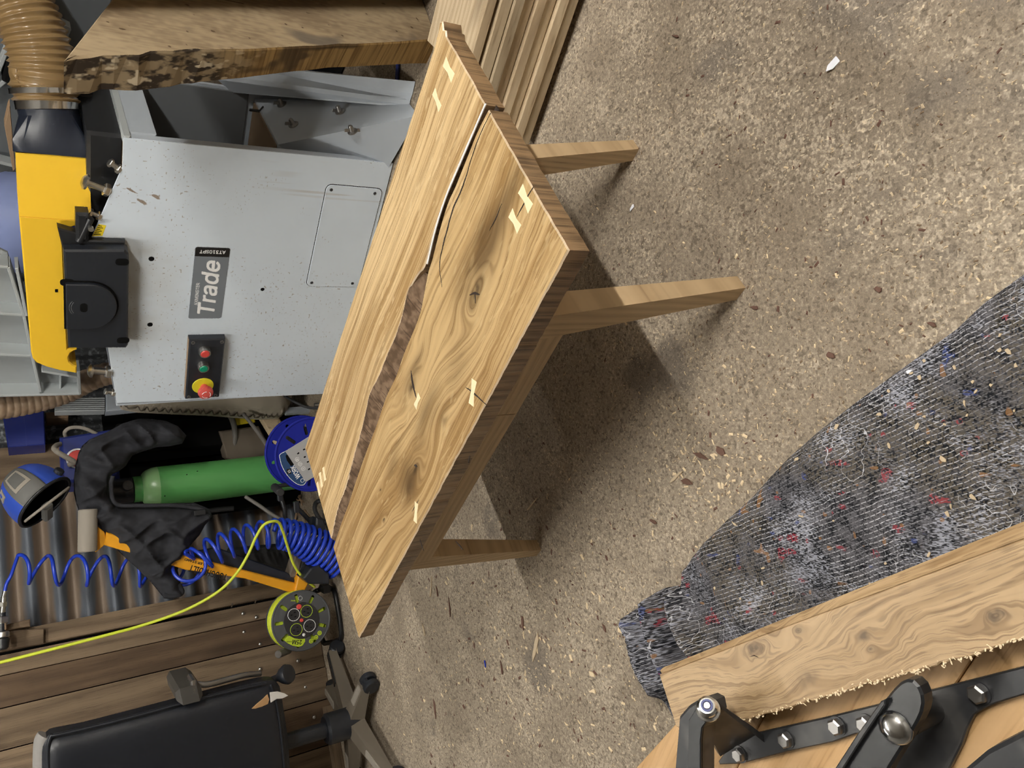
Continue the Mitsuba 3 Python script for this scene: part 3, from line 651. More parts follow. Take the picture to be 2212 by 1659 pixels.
# chute box inside the open end with its wing nuts
bx0, bx1 = .155, .46
c1_, c2_ = fpt(1.085, .376, .484), fpt(1.085, .376, .127)
f1_ = onz(884, 224, .004)
CN = nz(np.cross(f1_ - c1_, c2_ - c1_)); CN = CN if CN @ PM > 0 else -CN
f2_ = f1_ + (c2_ - c1_) * max(.25, (-(f1_ - PP) @ PN - .06) / .357); f2_[2] = .004
cb = put(pl, 'chute_box', hexa(np.array([f2_, f1_, fpt(.78, .034, .484), fpt(.78, .034, .127)]), np.array([c2_, c1_, fpt(.78, .376, .484), fpt(.78, .376, .127)])), 'machine_grey_plain', label='sloping chip chute with wing nuts')
put(cb, 'dust_rim', plq(.80, 1.075, .3762, .382, .137, .474, .002), 'shaving_dark', label='brown sawdust lying on the chute top')
px_n = np.array([PM[0], PM[1], 0]); PEND = fpt(SE - .03, 0, 0)
for x, y in ((609, 226), (735, 242), (634, 270), (762, 285)):
    c = on(x, y, c1_, CN); tm = nz(np.array([.0, 0, 1.0]) + .3 * PN)
    w = put(pl, 'wing_nut', cat(lathe([(0, 0), (.018, 0), (.018, .003), (.010, .006), (.008, .022), (.005, .026), (0, .027)], c, CN, 14), boxc(c + PM * .006 + tm * .022, tm * .026, PM * .012, np.cross(tm, PM) * .003, .001), boxc(c + PM * .006 - tm * .022, tm * .026, PM * .012, np.cross(tm, PM) * .003, .001)), 'steel_dull', smooth=30)
c = on(560, 240, c1_, CN); put(pl, 'latch_rod', cat(cyl(c - np.array([0, 0, .0]), c + np.array([0, 0, .035]), .005, 10), cyl(c, c + PM * .02 - np.array([0, 0, .012]), .003, 8)), 'black_satin', smooth=40)
# hatch outlined on the front, its screws and the three drilled holes
hx0, hz1 = .583, .228; hP = roundrect(.436, .209, .02, 4, .583 + .218, .1235)
put(pl, 'hatch', fprism(np.array(hP), .003, .0008, -.0012), 'machine_grey')
put(pl, 'hatch_gap', fprism(inset(ccw(hP), -.0022), .0006, 0, -.0003), 'sticker_black')
for s_, z_ in ((.60, .21), (1.0, .21), (.60, .046), (1.0, .046)): put(pl, 'hatch_screw', dome(fpt(s_, z_, -.004), PN, .006), 'black_satin', smooth=40)
for x, y, r in ((327, 559, .009), (324, 701, .009), (567, 625, .007)):
    s_, z_ = face(x, y); put(pl, 'bolt_hole', frame(prism(circle(r, 20), .0006), fpt(s_, z_, -.0002), *PF), 'flat_black')
# badge
bp = [face(*q) for q in ((415, 688), (481, 687), (492, 534), (418, 533))]
bs0, bs1, bz0, bz1 = .429, .740, .524, .640
bd = put(pl, 'badge', fprism(roundrect(bs1 - bs0, bz1 - bz0, .008, 4, (bs0 + bs1) / 2, (bz0 + bz1) / 2), .0012, .0003, -.0002), 'sticker_grey', label='grey badge reading Trade')
put(bd, 'badge_end', fprism(np.array([(bs1 - .038, bz0 + .001), (bs1 - .004, bz0 + .001), (bs1 - .0008, bz0 + .006), (bs1 - .0008, bz1 - .006), (bs1 - .004, bz1 - .001), (bs1 - .038, bz1 - .001)]), .0004, 0, -.0014), 'sticker_black')
put(bd, 'lettering', text('Trade', fpt(bs0 + .012, bz0 + .026, -.0015), PM, None, .24, .062), 'print_white', label='white italic word Trade')
put(bd, 'lettering', text('AXMINSTER', fpt(bs0 + .062, bz0 + .089, -.0015), PM, (0, 0, 1), .098, .012, bold=False), 'print_white')
put(bd, 'lettering', text('AT310SPT', fpt(bs1 - .011, bz0 + .015, -.0019), (0, 0, 1), -PM, .086, .014), 'print_white')
# switch box
sb0, sb1, sz0, sz1 = .048, .352, .500, .635
sw = put(pl, 'switch_box', fprism(np.array([(sb0, sz0), (sb1, sz0 + .006), (sb1, sz1), (sb0, sz1 - .008)]), .03, .005, 0), 'black_plastic', label='black switch box')
put(sw, 'dust_line', fprism(np.array([(sb0 + .005, sz1 - .011), (sb1 - .005, sz1 - .003), (sb1 - .005, sz1 + .001), (sb0 + .005, sz1 - .006)]), .022, .001, -.002), 'shaving_dark')
for s_, z_ in ((sb0 + .014, sz0 + .015), (sb1 - .014, sz0 + .018), (sb0 + .014, sz1 - .02), (sb1 - .014, sz1 - .014)):
    put(sw, 'screw', frame(cat(ring(.007, .004, .0025, 16)), fpt(s_, z_, -.030), *PF), 'steel_dull', smooth=40)
for nm, (x, y), r, mt in (('stop_button', (443, 766), .020, 'button_red'), ('start_button', (440, 798), .019, 'button_green')):
    s_, z_ = face(x, y, -.05)
    put(sw, nm + '_collar', lathe([(.0, 0), (r + .002, 0), (r + .002, .010), (r, .022), (r - .003, .022), (r - .003, 0)], fpt(s_ + .004, z_, -.030), PN, 28), 'zinc', smooth=30)
    put(sw, nm, lathe([(0, 0), (r - .003, 0), (r - .003, .021), (r - .006, .025), (0, .026)], fpt(s_ + .004, z_, -.030), PN, 28), mt, smooth=30)
s_, z_ = face(436, 832, -.03); put(sw, 'stop_ring', frame(prism(circle(.040, 36), .003, .001), fpt(s_ - .003, z_ - .004, -.030), *PF), 'estop_yellow')
put(sw, 'emergency_stop', lathe([(0, 0), (.014, 0), (.014, .022), (.027, .024), (.029, .032), (.027, .042), (.018, .047), (0, .048)], fpt(s_ - .006, z_ - .008, -.033), PN, 28), 'estop_red', smooth=35, label='red mushroom stop knob')
for r, a0 in ((.016, 0), (.016, 2.1), (.016, 4.2)):
    aa = np.linspace(a0, a0 + 1.4, 8); put(sw, 'knob_mark', tube([fpt(s_ - .006 + r * math.cos(a), z_ - .008 + r * math.sin(a), -.0815) for a in aa], .0012, 6), 'print_white')
# black cutter cover
CV = -.055
cv = [face(137, 541, CV), face(270, 541, CV), face(278.5, 550, CV), face(277, 746, CV), face(272, 753, CV), face(148, 753, CV)]
bk = put(pl, 'cutter_cover', fprism(np.array(cv), .055, .006, 0), 'black_plastic', label='black cutter block cover with a round boss')
c2 = [face(124, 492, -.02), face(192, 512, -.02), face(192, 520, -.02), face(271, 522, -.02), face(271, 545, -.02), face(137, 545, -.02)]
put(bk, 'cover_shoulder', fprism(np.array(c2), .03, .004, .01), 'black_satin')
bc = face(181, 664, CV - .012); rb = .092
ang = np.linspace(-np.pi / 2 - .0, np.pi / 2, 22)[::-1]
U = [(bc[0] - rb, cv[0][1] - .004)] + [(bc[0] - rb * math.cos(t), bc[1] - .02 - rb * .85 * math.sin(t)) for t in np.linspace(0, np.pi, 24)] + [(bc[0] + rb, cv[0][1] - .004)]
put(bk, 'boss', fprism(np.array(U), .014, .003, CV), 'black_plastic')
put(bk, 'boss_groove', fprism(inset(ccw(U), -.006), .001, 0, CV), 'flat_black')
put(bk, 'boss_slot', fprism(roundrect(.036, .022, .0105, 6, *bc), .0006, 0, CV - .014), 'flat_black')
for r in (.036, .042): put(bk, 'boss_mark', tube([fpt(bc[0] + r * math.cos(t), bc[1] + r * math.sin(t), CV - .0142) for t in np.linspace(.9, 2.2, 14)], .0011, 6), 'machine_dark')
for x, y in ((264, 566), (266, 735), (145, 610)):
    s_, z_ = face(x, y, CV); put(bk, 'clip_recess', fprism(roundrect(.026, .04, .011, 4, s_, z_), .0008, 0, CV), 'flat_black')
s_, z_ = face(180, 492, -.03); put(pl, 'hinge_lug', cat(plq(s_ - .05, s_ + .05, z_ - .015, z_ + .02, -.03, .02, .008), cyl(fpt(s_ - .055, z_ + .01, -.02), fpt(s_ + .03, z_ - .02, -.02), .012, 14)), 'black_satin', smooth=30)
for x, y in ((172, 520), (165, 488)):
    s_, z_ = face(x, y, -.035); 
s_, z_ = face(196, 492, -.031); put(pl, 'hinge_screw', cyl(fpt(s_, z_, -.03), fpt(s_, z_, -.042), .008, 12), 'zinc', smooth=40)
# scale sticker
ss = np.array([face(213, 484), face(229, 487), face(221, 509), face(198, 510)]); sk = put(pl, 'scale_sticker', fprism(ss, .001, 0, -.0002), 'sticker_yellow', label='yellow scale sticker')
for k in range(6):
    f = .12 + .15 * k; a = ss[3] * (1 - f) + ss[0] * f; b = ss[2] * (1 - f) + ss[1] * f; d = (b - a)
    put(sk, 'scale_mark', fprism(np.array([a + d * .1, a + d * (.55 if k % 2 else .8), a + d * (.55 if k % 2 else .8) + (.0022, .001), a + d * .1 + (.0022, .001)]), .0004, 0, -.001), 'sticker_black')
# bolts standing on the top edge
def bolt(parent, p, d, l, r, hr, coach=False, part='bolt'):
    d = nz(d); x, y, _ = axes(d); p = np.asarray(p)
    nut = frame(prism(circle(r * 1.9, 6), r * 1.5, r * .2, True), p + d * l * .06, x, y, d)
    head = lathe([(0, l), (hr, l), (hr, l + hr * .25), (hr * .6, l + hr * .55), (0, l + hr * .65)], p, d, 20) if coach else frame(prism(circle(hr, 6), hr * .7, hr * .1, True), p + d * l, x, y, d)
    return put(parent, part, cat(cyl(p, p + d * (l + .001), r, 14), nut, head), 'zinc', smooth=30)
def atf(x, y, d): q = face(x, y, d); return fpt(q[0], q[1], d)
for (b0, b1, r, hr, co) in (((232, 411), (180, 391), .011, .024, True), ((255, 364), (236, 350), .008, .014, False), ((213, 466), (192, 458), .008, .014, False), ((236, 803), (193, 800), .013, .026, True), ((243, 848), (226, 845), .008, .014, False)):
    p, q = atf(*b0, .010), atf(*b1, .010); bolt(pl, p - nz(q - p) * .01, q - p, np.linalg.norm(q - p) + .0, r, hr, co)
# dark housing between the hood and the front panel
put(pl, 'cutter_housing', plq(.40, 1.09, .86, .962, .06, .40, .01), 'black_satin')
put(pl, 'swarf', cat(*[plq(1.0 - .005 * k, 1.09 - .004 * k, .855 + .004 * k, .862 + .004 * k, .03 + .02 * k, .30 - .03 * k, .002) for k in range(4)]), 'shaving_dark', label='brown sawdust heaped on the top edge')
lt = on(665, 862, PP - PN * .02, PN)
put(pl, 'levelling_foot', cat(cyl((lt[0] - .03, lt[1] + .03, 0), (lt[0] - .03, lt[1] + .03, .07), .010, 12), cyl((lt[0] - .03, lt[1] + .03, 0), (lt[0] - .03, lt[1] + .03, .015), .028, 18)), 'steel_dull', smooth=30)
put(pl, 'levelling_foot', cat(cyl(fpt(.95, 0, .2), fpt(.95, .03, .2), .03, 16)), 'steel_dull', smooth=30)
# yellow hood: front skin, then a second length turned back towards the dust port
HD = .02
h1 = [(41, 467), (67.5, 762), (71, 775), (79, 784), (100, 793), (130, 801), (166, 807), (166, 792), (158, 789), (150, 782), (148, 772), (152, 763), (160, 758), (166, 756.5), (146, 754.8), (136.5, 541), (135.5, 505), (140, 497), (148, 493), (198, 478)]
hP1 = np.array([face(x, y, HD) for x, y in h1])
yh = put(pl, 'hood', fprism(hP1, .15, .004, HD + .15, True), 'yellow_paint', label='bright yellow dust hood')
fa, fb = fpt(*face(41, 467, HD), HD), fpt(*face(198, 478, HD), HD)
AX = nz(PM * .90 - PN * .46)
AXN = nz(np.cross(AX, [0, 0, 1.0])); 
if AXN @ PN < 0: AXN = -AXN
ea = on(34, 329, fa, AXN); eb = on(192, 340, fa, AXN)
h2 = hexa(np.array([fb, fa, fa - PN * .15, fb - PN * .15]), np.array([eb, ea, ea - AXN * .17, eb - AXN * .17]))
put(pl, 'hood_throat', h2, 'yellow_paint')
put(pl, 'hood_dent', boxc(atf(122, 628, HD - .001), PM * .012, (0, 0, .008), PN * .001, 0), 'flat_black')
# dark square to round adapter
g0, g1 = ea + AXN * .006 + np.array([0, 0, .006]), eb + AXN * .006 - np.array([0, 0, .006])
b4 = np.array([g1, g0, g0 - AXN * .182, g1 - AXN * .182]); t4 = b4 + AX * .035
ad = thing('duct_adapter', 'dark navy square-to-round duct adapter between the yellow hood and the amber hose', 'duct adapter')
cen = on(107, 250, ea + AX * .13 - AXN * .085, AXN)
HC = cen; HR = .083
sqr = []
cq = t4.mean(0); ups = np.array([0, 0, 1.0])
n_ = 40; a_ = np.arange(n_) * 2 * np.pi / n_
hz, hw = np.linalg.norm(g0 - g1) / 2, .091
def sqc(a): m = max(abs(math.cos(a)), abs(math.sin(a))); return math.cos(a) / m, math.sin(a) / m
r0 = np.array([cq - AX * .035 + ups * hz * sqc(a)[1] + AXN * hw * sqc(a)[0] for a in a_]); r1 = r0 + AX * .035
HAX = nz(AX * .9 + np.array([0, 0, .12]))
hx, hy = nz(AXN - HAX * (AXN @ HAX)), None; hy = np.cross(HAX, hx); hy = hy if hy[2] > 0 else -hy
r2 = np.array([HC + HR * (math.cos(a) * hx + math.sin(a) * hy) for a in a_]); r3 = r2 + HAX * .05
Vv = np.vstack([r0, r1, r2, r3, [r0.mean(0)], [r3.mean(0)]]); F = []
for k in range(3):
    for i in range(n_):
        j = (i + 1) % n_; F += [[k * n_ + i, k * n_ + j, (k + 1) * n_ + j], [k * n_ + i, (k + 1) * n_ + j, (k + 1) * n_ + i]]
for i in range(n_):
    j = (i + 1) % n_; F += [[4 * n_, j, i], [4 * n_ + 1, 3 * n_ + i, 3 * n_ + j]]
ma = trimesh.Trimesh(Vv, F, process=False)
if ma.volume < 0: ma.invert()
put(ad, 'cone', ma, 'navy_plastic', smooth=25)
put(ad, 'steel_collar', lathe([(HR + .001, .018), (HR + .005, .018), (HR + .005, .05), (HR + .001, .05), (HR + .001, .018)], HC, HAX, 40), 'chrome', smooth=30, label='shiny steel collar')
# amber ribbed hose
hp = [HC + HAX * .035, HC + HAX * .10]
dist = (HC - CAM) @ FW
def at_depth(x, y, k): return CAM + ray(x, y) * k
for (x, y, k) in ((97, 165, dist - .04), (86, 112, dist - .065), (68, 60, dist - .09), (46, 12, dist - .11), (20, -36, dist - .13), (-12, -90, dist - .15), (-60, -150, dist - .16)): hp.append(at_depth(x, y, k))
hs = spline(hp, 60)
dh = thing('dust_hose', 'thick amber ribbed dust extraction hose rising from the yellow planer hood', 'hose')
def rib(s, a): ph = s / .0195 + a / (2 * np.pi); return .0105 * (np.abs(2 * (ph - np.floor(ph)) - 1) ** 1.5) - .003
put(dh, 'hose', tube(hs, HR + .004, 40, rib), 'amber_hose', smooth=True)
put(dh, 'clamp', lathe([(HR + .006, .0), (HR + .0135, .0), (HR + .0135, .016), (HR + .006, .016), (HR + .006, 0)], HC + HAX * .062, HAX, 40), 'chrome', smooth=30, label='chrome hose clamp')
put(dh, 'clamp_screw', boxc(HC + HAX * .07 + hx * (HR + .012) - hy * .02, HAX * .014, hx * .012, hy * .03, .003), 'zinc')

bl = thing('black_bellows', 'short black ribbed bellows hose under the amber hose, beside the leaning slab', 'hose')
put(bl, 'hose', tube(spline([atf(x, y, d) for x, y, d in ((172, 170, .34), (180, 195, .33), (184, 222, .32), (190, 255, .30))], 30), .024, 18, lambda s, a: .004 * np.abs(np.sin(np.pi * s / .011 + a / 2))), 'black_rubber', smooth=True)
# planer's cast beds folded up behind the hood
def bedpt(x, y, d): return face(x, y, d)
cbd = thing('folded_bed', 'grey cast iron planer bed folded upright behind the yellow hood, its ribbed underside showing', 'machine table')
D0 = .27
def B2(x, y): return bedpt(x / 3.318, 400 + y / 3.318, D0)
pP = np.array([B2(-240, 420), B2(60, 560), B2(165, 940), B2(240, 1240), B2(320, 1300), B2(560, 1340), B2(575, 1500), B2(-240, 1530)])
put(cbd, 'plate', fprism(pP, .012, .002, D0 + .075), 'cast_grey')
def ribp(p, q, w=.011, h=.07):
    a, b = np.array(p), np.array(q); d = (b - a) / np.linalg.norm(b - a); nn = np.array([-d[1], d[0]]) * w / 2
    put(cbd, 'rib', fprism(np.array([a - nn, b - nn, b + nn, a + nn]), h, .002, D0 + .065), 'cast_rim')
for p, q in (((60, 585), (175, 945)), ((175, 945), (232, 1225)), ((232, 1225), (290, 1480)), ((-240, 898), (172, 930)), ((-240, 1200), (232, 1222)), ((-240, 1512), (575, 1493)), ((563, 1330), (573, 1495)), ((-240, 560), (60, 585)), ((440, 1380), (437, 1490)), ((120, 590), (190, 935)), ((300, 1330), (563, 1375))):
    ribp(B2(*p), B2(*q), .006 if (p[0] == 440) else .011, .07 if p[0] != 440 else .04)
s_, z_ = B2(500, 1378); put(cbd, 'hole', frame(prism(circle(.006, 14), .001), fpt(s_, z_, D0 + .062), *PF), 'flat_black')
cb2 = thing('folded_bed', 'dark grey cast iron planer bed folded upright behind the amber hose', 'machine table')
D1 = .42
def B3(x, y): return bedpt(x, y, D1)
put(cb2, 'plate', fprism(np.array([B3(-30, 400), B3(75, 372), B3(75, 250), B3(150, 160), B3(235, 60), B3(262, -60), B3(-30, -60)]), .012, .002, D1 + .07), 'cast_dark')
for p, q in (((-20, 205), (22, 170)), ((22, 170), (40, 185)), ((-10, 175), (16, 110)), ((110, 45), (152, 66)), ((150, 66), (140, 90)), ((-20, 350), (70, 372)), ((16, 110), (60, -40))):
    a, b = B3(*p), B3(*q); d = (b - a) / np.linalg.norm(b - a); nn = np.array([-d[1], d[0]]) * .006
    put(cb2, 'rib', fprism(np.array([a - nn, b - nn, b + nn, a + nn]), .05, .002, D1 + .06), 'cast_grey')
put(cb2, 'stop_block', fprism(np.array([B3(4, 172), B3(30, 186), B3(32, 140), B3(18, 118)]), .06, .006, D1 + .05), 'flat_black')
wm = frame(prism(np.array([face(9.5, 273, .33), face(18, 235, .33), (face(18, 235, .33) + [.012, -.005]), face(34, 366, .33), face(28, 370, .33)]), .05, .002), fpt(0, 0, .38), *PF)
single('wooden_batten', wm, 'batten_brown', 'thin brown wooden batten standing behind the yellow hood and its navy adapter', 'batten')
# lilac sheeted drum far behind the hood
dc = fpt(*face(-40, 478, .80), .80)
dm = thing('blue_drum', 'pale blue plastic drum of the dust extractor, half hidden behind the yellow hood', 'drum')
put(dm, 'body', cyl([dc[0], dc[1], 1.09], [dc[0], dc[1], 1.45], .20, 40), 'lilac_sheet', smooth=40)
put(dm, 'base_band', cyl([dc[0], dc[1], .70], [dc[0], dc[1], 1.09], .203, 40), 'welder_blue', smooth=40)
put(dm, 'stand', cyl([dc[0], dc[1], 0], [dc[0], dc[1], .70], .17, 30), 'machine_dark', smooth=40)
# brown flexible hose, dropping behind the planer
hb = [fpt(*face(178, 770, .36), .36), fpt(*face(215, 790, .38), .38), fpt(*face(225, 812, .40), .40)]
bh = thing('brown_hose', 'brown ribbed hose looping behind the left end of the planer', 'hose')
pa = spline([fpt(*face(x, y, d), d) for x, y, d in ((320, 800, .40), (240, 806, .40), (195, 820, .40), (150, 843, .40), (100, 860, .38), (50, 872, .36), (0, 880, .34), (-60, 885, .32))], 40)
put(bh, 'hose', tube(pa, .046, 26, lambda s, a: .004 * np.abs(np.sin(np.pi * s / .026 + a / 2)) ** .6), 'brown_hose', smooth=True)

# ================================================================== BEHIND THE PLANER'S LEFT END
def bw(x, y, off): return wall(x, y, off)
mo = thing('extractor_motor', 'grey finned electric motor beside the planer top, in front of the ribbed tin', 'motor')
MO = .30
ms = [wuvp(*q, MO) for q in ((118, 862), (118, 888), (226, 886), (226, 860))]
for k in range(7):
    a = ms[0] * (1 - k / 6) + ms[1] * k / 6; b = ms[3] * (1 - k / 6) + ms[2] * k / 6
    put(mo, 'fin', frame(prism(np.array([a - (0, .0), b, b + (-.006, 0), a + (-.006, 0)]), .05, .001), wpt(0, 0, MO - .04), *WF), 'cast_rim')
put(mo, 'barrel', frame(prism(np.array([ms[0], ms[1], ms[2], ms[3]]), .03, .002), wpt(0, 0, MO - .055), *WF), 'cast_dark')
pq = [wuvp(*q, MO) for q in ((228, 850), (228, 890), (330, 880), (330, 850))]
put(mo, 'end_box', frame(prism(np.array(pq), .06, .006), wpt(0, 0, MO - .05), *WF), 'machine_grey_plain')
# beige bulging bag under it
BG = .42
bpoly = np.array([wuvp(*q, BG) for q in ((255, 845), (262, 876), (300, 883), (400, 888), (450, 890), (500, 894), (560, 899), (606, 897), (622, 884), (630, 862), (632, 840)) ])
mg, pg_ = puff(bpoly, lambda P, d: .11 * np.sqrt(np.clip(d / .07, 0, 1)) + .01 * meshkit.fbm(np.c_[P * 14, P[:, :1]], 3, 2), .012, lambda P, h: WP + P[:, :1] * WT + P[:, 1:2] * np.array([0, 0, 1.0]) + (BG + h)[:, None] * WN, .05)
bg = thing('beige_bag', 'beige cloth dust bag bulging out beside the bottom left of the planer', 'bag')
put(bg, 'bag', mg, 'beige_cloth', smooth=True)
lg0, lg1 = wall(606, 890, BG - .02), wall(598, 935, BG - .03)
put(bg, 'leg', boxc(np.array([lg0[0], lg0[1], lg0[2] / 2 - .02]), WT * .03, WN * .03, (0, 0, max(.08, lg0[2])), .003), 'machine_grey_plain')
sb_ = wuvp(592, 850, BG + .1)
# small glossy blue cabinet on the wall
bb = [wuvp(*q, .12) for q in ((4, 882), (95, 871), (98, 960), (17, 966))]
bx = thing('wall_box', 'small glossy blue metal box on the tin wall, above the welder', 'box')
put(bx, 'body', frame(prism(np.array(bb), .16, .004), wpt(0, 0, -.04), *WF), 'box_blue')
a, b = (bb[0] + bb[1]) / 2, (bb[2] + bb[3]) / 2; put(bx, 'door_seam', frame(prism(np.array([a + (0, .002), a - (0, .002), b - (0, .002), b + (0, .002)]), .0012), wpt(0, 0, .12), *WF), 'welder_blue')
put(bx, 'bracket', frame(prism(roundrect(.03, .09, .005, 3, *(bb[1] + (-.03, -.05))), .10, .002), wpt(0, 0, -.06), *WF), 'batten_brown')

# added sheet, its black standing for the shade behind the gas cylinder
u0, u1 = wuvp(400, 1125)[0], wuvp(400, 862)[0]
ss_ = np.linspace(u0, u1, 90); zz_ = np.linspace(.0, .86, 12)
Vd = np.array([wpt(u, z, -.045 + .10 + .010 * math.sin(u * 38 + 1.5 * math.sin(z * 4)) + .006 * math.sin(u * 91)) for z in zz_ for u in ss_]); n_ = len(ss_)
Fd = np.vstack([[[k * n_ + i, k * n_ + i + 1, (k + 1) * n_ + i + 1], [k * n_ + i, (k + 1) * n_ + i + 1, (k + 1) * n_ + i]] for k in range(len(zz_) - 1) for i in range(n_ - 1)])
Vd2 = Vd - WN * .003
single('shade_sheet', trimesh.Trimesh(np.vstack([Vd, Vd2]), np.vstack([Fd, Fd[:, ::-1] + len(Vd)]), process=False), 'flat_black', 'added black sheet standing for the shade behind the green gas cylinder', 'sheet', smooth=True)
# welder
WD = .235
wq = [wuvp(*q, WD) for q in ((129, 944), (133, 1044), (262, 1054), (262, 940))]
wl = thing('welder', 'blue metal welding set with a grey carrying handle, half covered by the black jacket', 'welder')
put(wl, 'case', frame(prism(np.array([wq[0], wq[1], (wq[1][0], wq[2][1]), (wq[0][0] + .02, wq[2][1])]), .16, .012), wpt(0, 0, .075), *WF), 'welder_blue')
single('tool_trolley', box3(wpt(wq[0][0] - .10, 0, .075), WT * .14, WN * .16, (0, 0, wq[2][1] - .001), .008), 'flat_black', 'dark trolley carrying the blue welding set, mostly hidden by the jacket', 'trolley')
hnd = spline([wall(x, y, o) for x, y, o in ((150, 1004, WD + .02), (160, 998, WD + .05), (140, 986, WD + .06), (122, 975, WD + .06), (117, 968, WD + .05), (122, 962, WD + .02))], 8)
put(wl, 'handle', tube(np.vstack([hnd, [wall(134, 958, WD - .03)]]), .011, 10), 'dust_grey', smooth=True)
put(wl, 'handle', tube(spline([wall(x, y, o) for x, y, o in ((143, 946, WD - .05), (140, 934, WD - .02), (150, 925, WD), (168, 923, WD), (190, 928, WD), (222, 945, WD - .02))], 8), .008, 10), 'dust_grey', smooth=True)
lc = wuvp(168, 990, WD + .001)
put(wl, 'badge', frame(ring(.045, .038, .001, 30), wpt(*lc, WD), *WF), 'print_white'); put(wl, 'badge_disc', frame(prism(circle(.037, 30), .0008), wpt(*lc, WD), *WF), 'button_red')

# green gas cylinder
GY = 3.72
gx = ony(500, 1033, GY)[0]; GA = np.array([gx, GY - .0, 0])
def gz(x, y): return ony(x, y, GY)[2]
R_ = .5 * np.linalg.norm(ony(500, 991, GY) - ony(500, 1075, GY)) * .985
zsh, ztop = gz(342, 1047), gz(305, 1052)
gc = thing('gas_cylinder', 'green steel gas cylinder standing behind the blue cable reel', 'gas cylinder')
put(gc, 'body', lathe([(0, 0), (R_ - .01, 0), (R_, .012), (R_, zsh)] + [(R_, zsh), (R_ * .995, zsh + .004)], GA, (0, 0, 1), 48), 'gas_green', smooth=30)
put(gc, 'shoulder', lathe([(R_ * .998, zsh)] + [(R_ * (.54 + .46 * math.cos(t)), zsh + (ztop - zsh) * math.sin(t)) for t in np.linspace(.12, np.pi / 2, 9)] + [(.054, ztop)], GA, (0, 0, 1), 48), 'gas_green_light', smooth=40)
put(gc, 'neck_ring', lathe([(0, 0), (.056, 0), (.056, .035), (0, .035)], GA + [0, 0, ztop - .004], (0, 0, 1), 30), 'gas_green', smooth=30)
put(gc, 'valve', cat(cyl(GA + [0, 0, ztop + .03], GA + [0, 0, ztop + .14], .055, 24, ch=.006), cyl(GA + [.02, -.05, ztop + .06], GA + [.03, -.09, ztop + .06], .02, 14)), 'black_satin', smooth=30, label='black valve and regulator')
for x, y in ((397, 1023), (420, 1016), (350, 1068)):
    q = ony(x, y, GY); a = math.asin(np.clip((q[0] - gx) / R_, -1, 1)); put(gc, 'chip', boxc(GA + [R_ * math.sin(a), -R_ * math.cos(a), q[2]], (.004, 0, 0), (0, .002, 0), (0, 0, .005), 0), 'flat_black')

# black jacket draped over the welder and the cylinder
JY = 3.52
jp = [(164, 1004), (170, 980), (178, 963), (195, 949), (231, 934), (265, 915), (300, 904), (330, 905), (357, 909), (383, 920), (402, 941), (393, 958), (365, 964), (337, 966), (310, 974), (285, 984), (270, 1008), (255, 1018), (241, 1024), (237, 1040), (236, 1057), (248, 1091), (280, 1090), (313, 1089), (370, 1088), (422, 1087), (450, 1098), (458, 1112), (452, 1122), (441, 1135), (430, 1155), (412, 1175), (395, 1192), (388, 1210), (383, 1230), (390, 1262), (396, 1283), (372, 1290), (351, 1288), (338, 1272), (324, 1255), (290, 1222), (266, 1200), (241, 1175), (222, 1157), (205, 1139), (188, 1125), (173, 1110), (165, 1088), (160, 1065), (160, 1035)]
jo = np.array([0, JY, 0]); 
J2 = np.array([[q[0], q[2]] for q in (ony(x, y, JY) for x, y in jp)])
def jlift(P, d):
    e = 1 - np.exp(-d / .022)
    w = P + .05 * np.c_[meshkit.fbm(np.c_[P * 4, P[:, :1] * 0], 2, 1), meshkit.fbm(np.c_[P * 4, P[:, :1] * 0 + 5], 2, 2)]
    # folds hang from the shoulder and spread downwards to the left
    th = np.arctan2(w[:, 1] - 1.15, w[:, 0] + .10); fold = np.sin(th * 13 + 3 * meshkit.fbm(np.c_[P * 6, P[:, :1] * 0], 2, 7)) * .5 + .5
    wr = meshkit.fbm(np.c_[P * np.array([22, 9]), P[:, :1] * 0], 3, 3)
    ridge = 1 - np.abs(2 * meshkit.noise(np.c_[w @ np.array([[.8, -.6], [.6, .8]]) * np.array([7, 20]), P[:, :1] * 0], 9) - 1)
    ridge2 = 1 - np.abs(2 * meshkit.noise(np.c_[w @ np.array([[.5, .86], [-.86, .5]]) * np.array([5, 15]), P[:, :1] * 0], 19) - 1)
    return .012 + e * (.040 + .045 * fold ** 1.5 + .055 * wr + .045 * ridge ** 3 + .045 * ridge2 ** 3)
mj, _ = puff(J2, jlift, .0075, lambda P, h: np.c_[P[:, 0], JY - h, P[:, 1]], .02)
jk = thing('jacket', 'black work jacket draped over the welder and hanging beside the green gas cylinder', 'jacket')
put(jk, 'body', mj, 'jacket_cloth', smooth=True)
def jstrip(px, r, off=.11): return tube(spline([ony(x, y, JY - off) for x, y in px], 8), r, 8)
put(jk, 'cuff_strap', boxc(ony(432, 1107, JY - .10), (.02, 0, 0), (0, .006, 0), (0, 0, .045), .002), 'black_satin')
put(jk, 'hem', jstrip([(244, 1028), (240, 1050), (250, 1088), (300, 1092), (380, 1092), (440, 1100)], .008, .085), 'jacket_cloth', smooth=True)
put(jk, 'cuff', jstrip([(384, 1262), (392, 1280), (372, 1287), (353, 1286)], .012, .05), 'jacket_cloth', smooth=True)

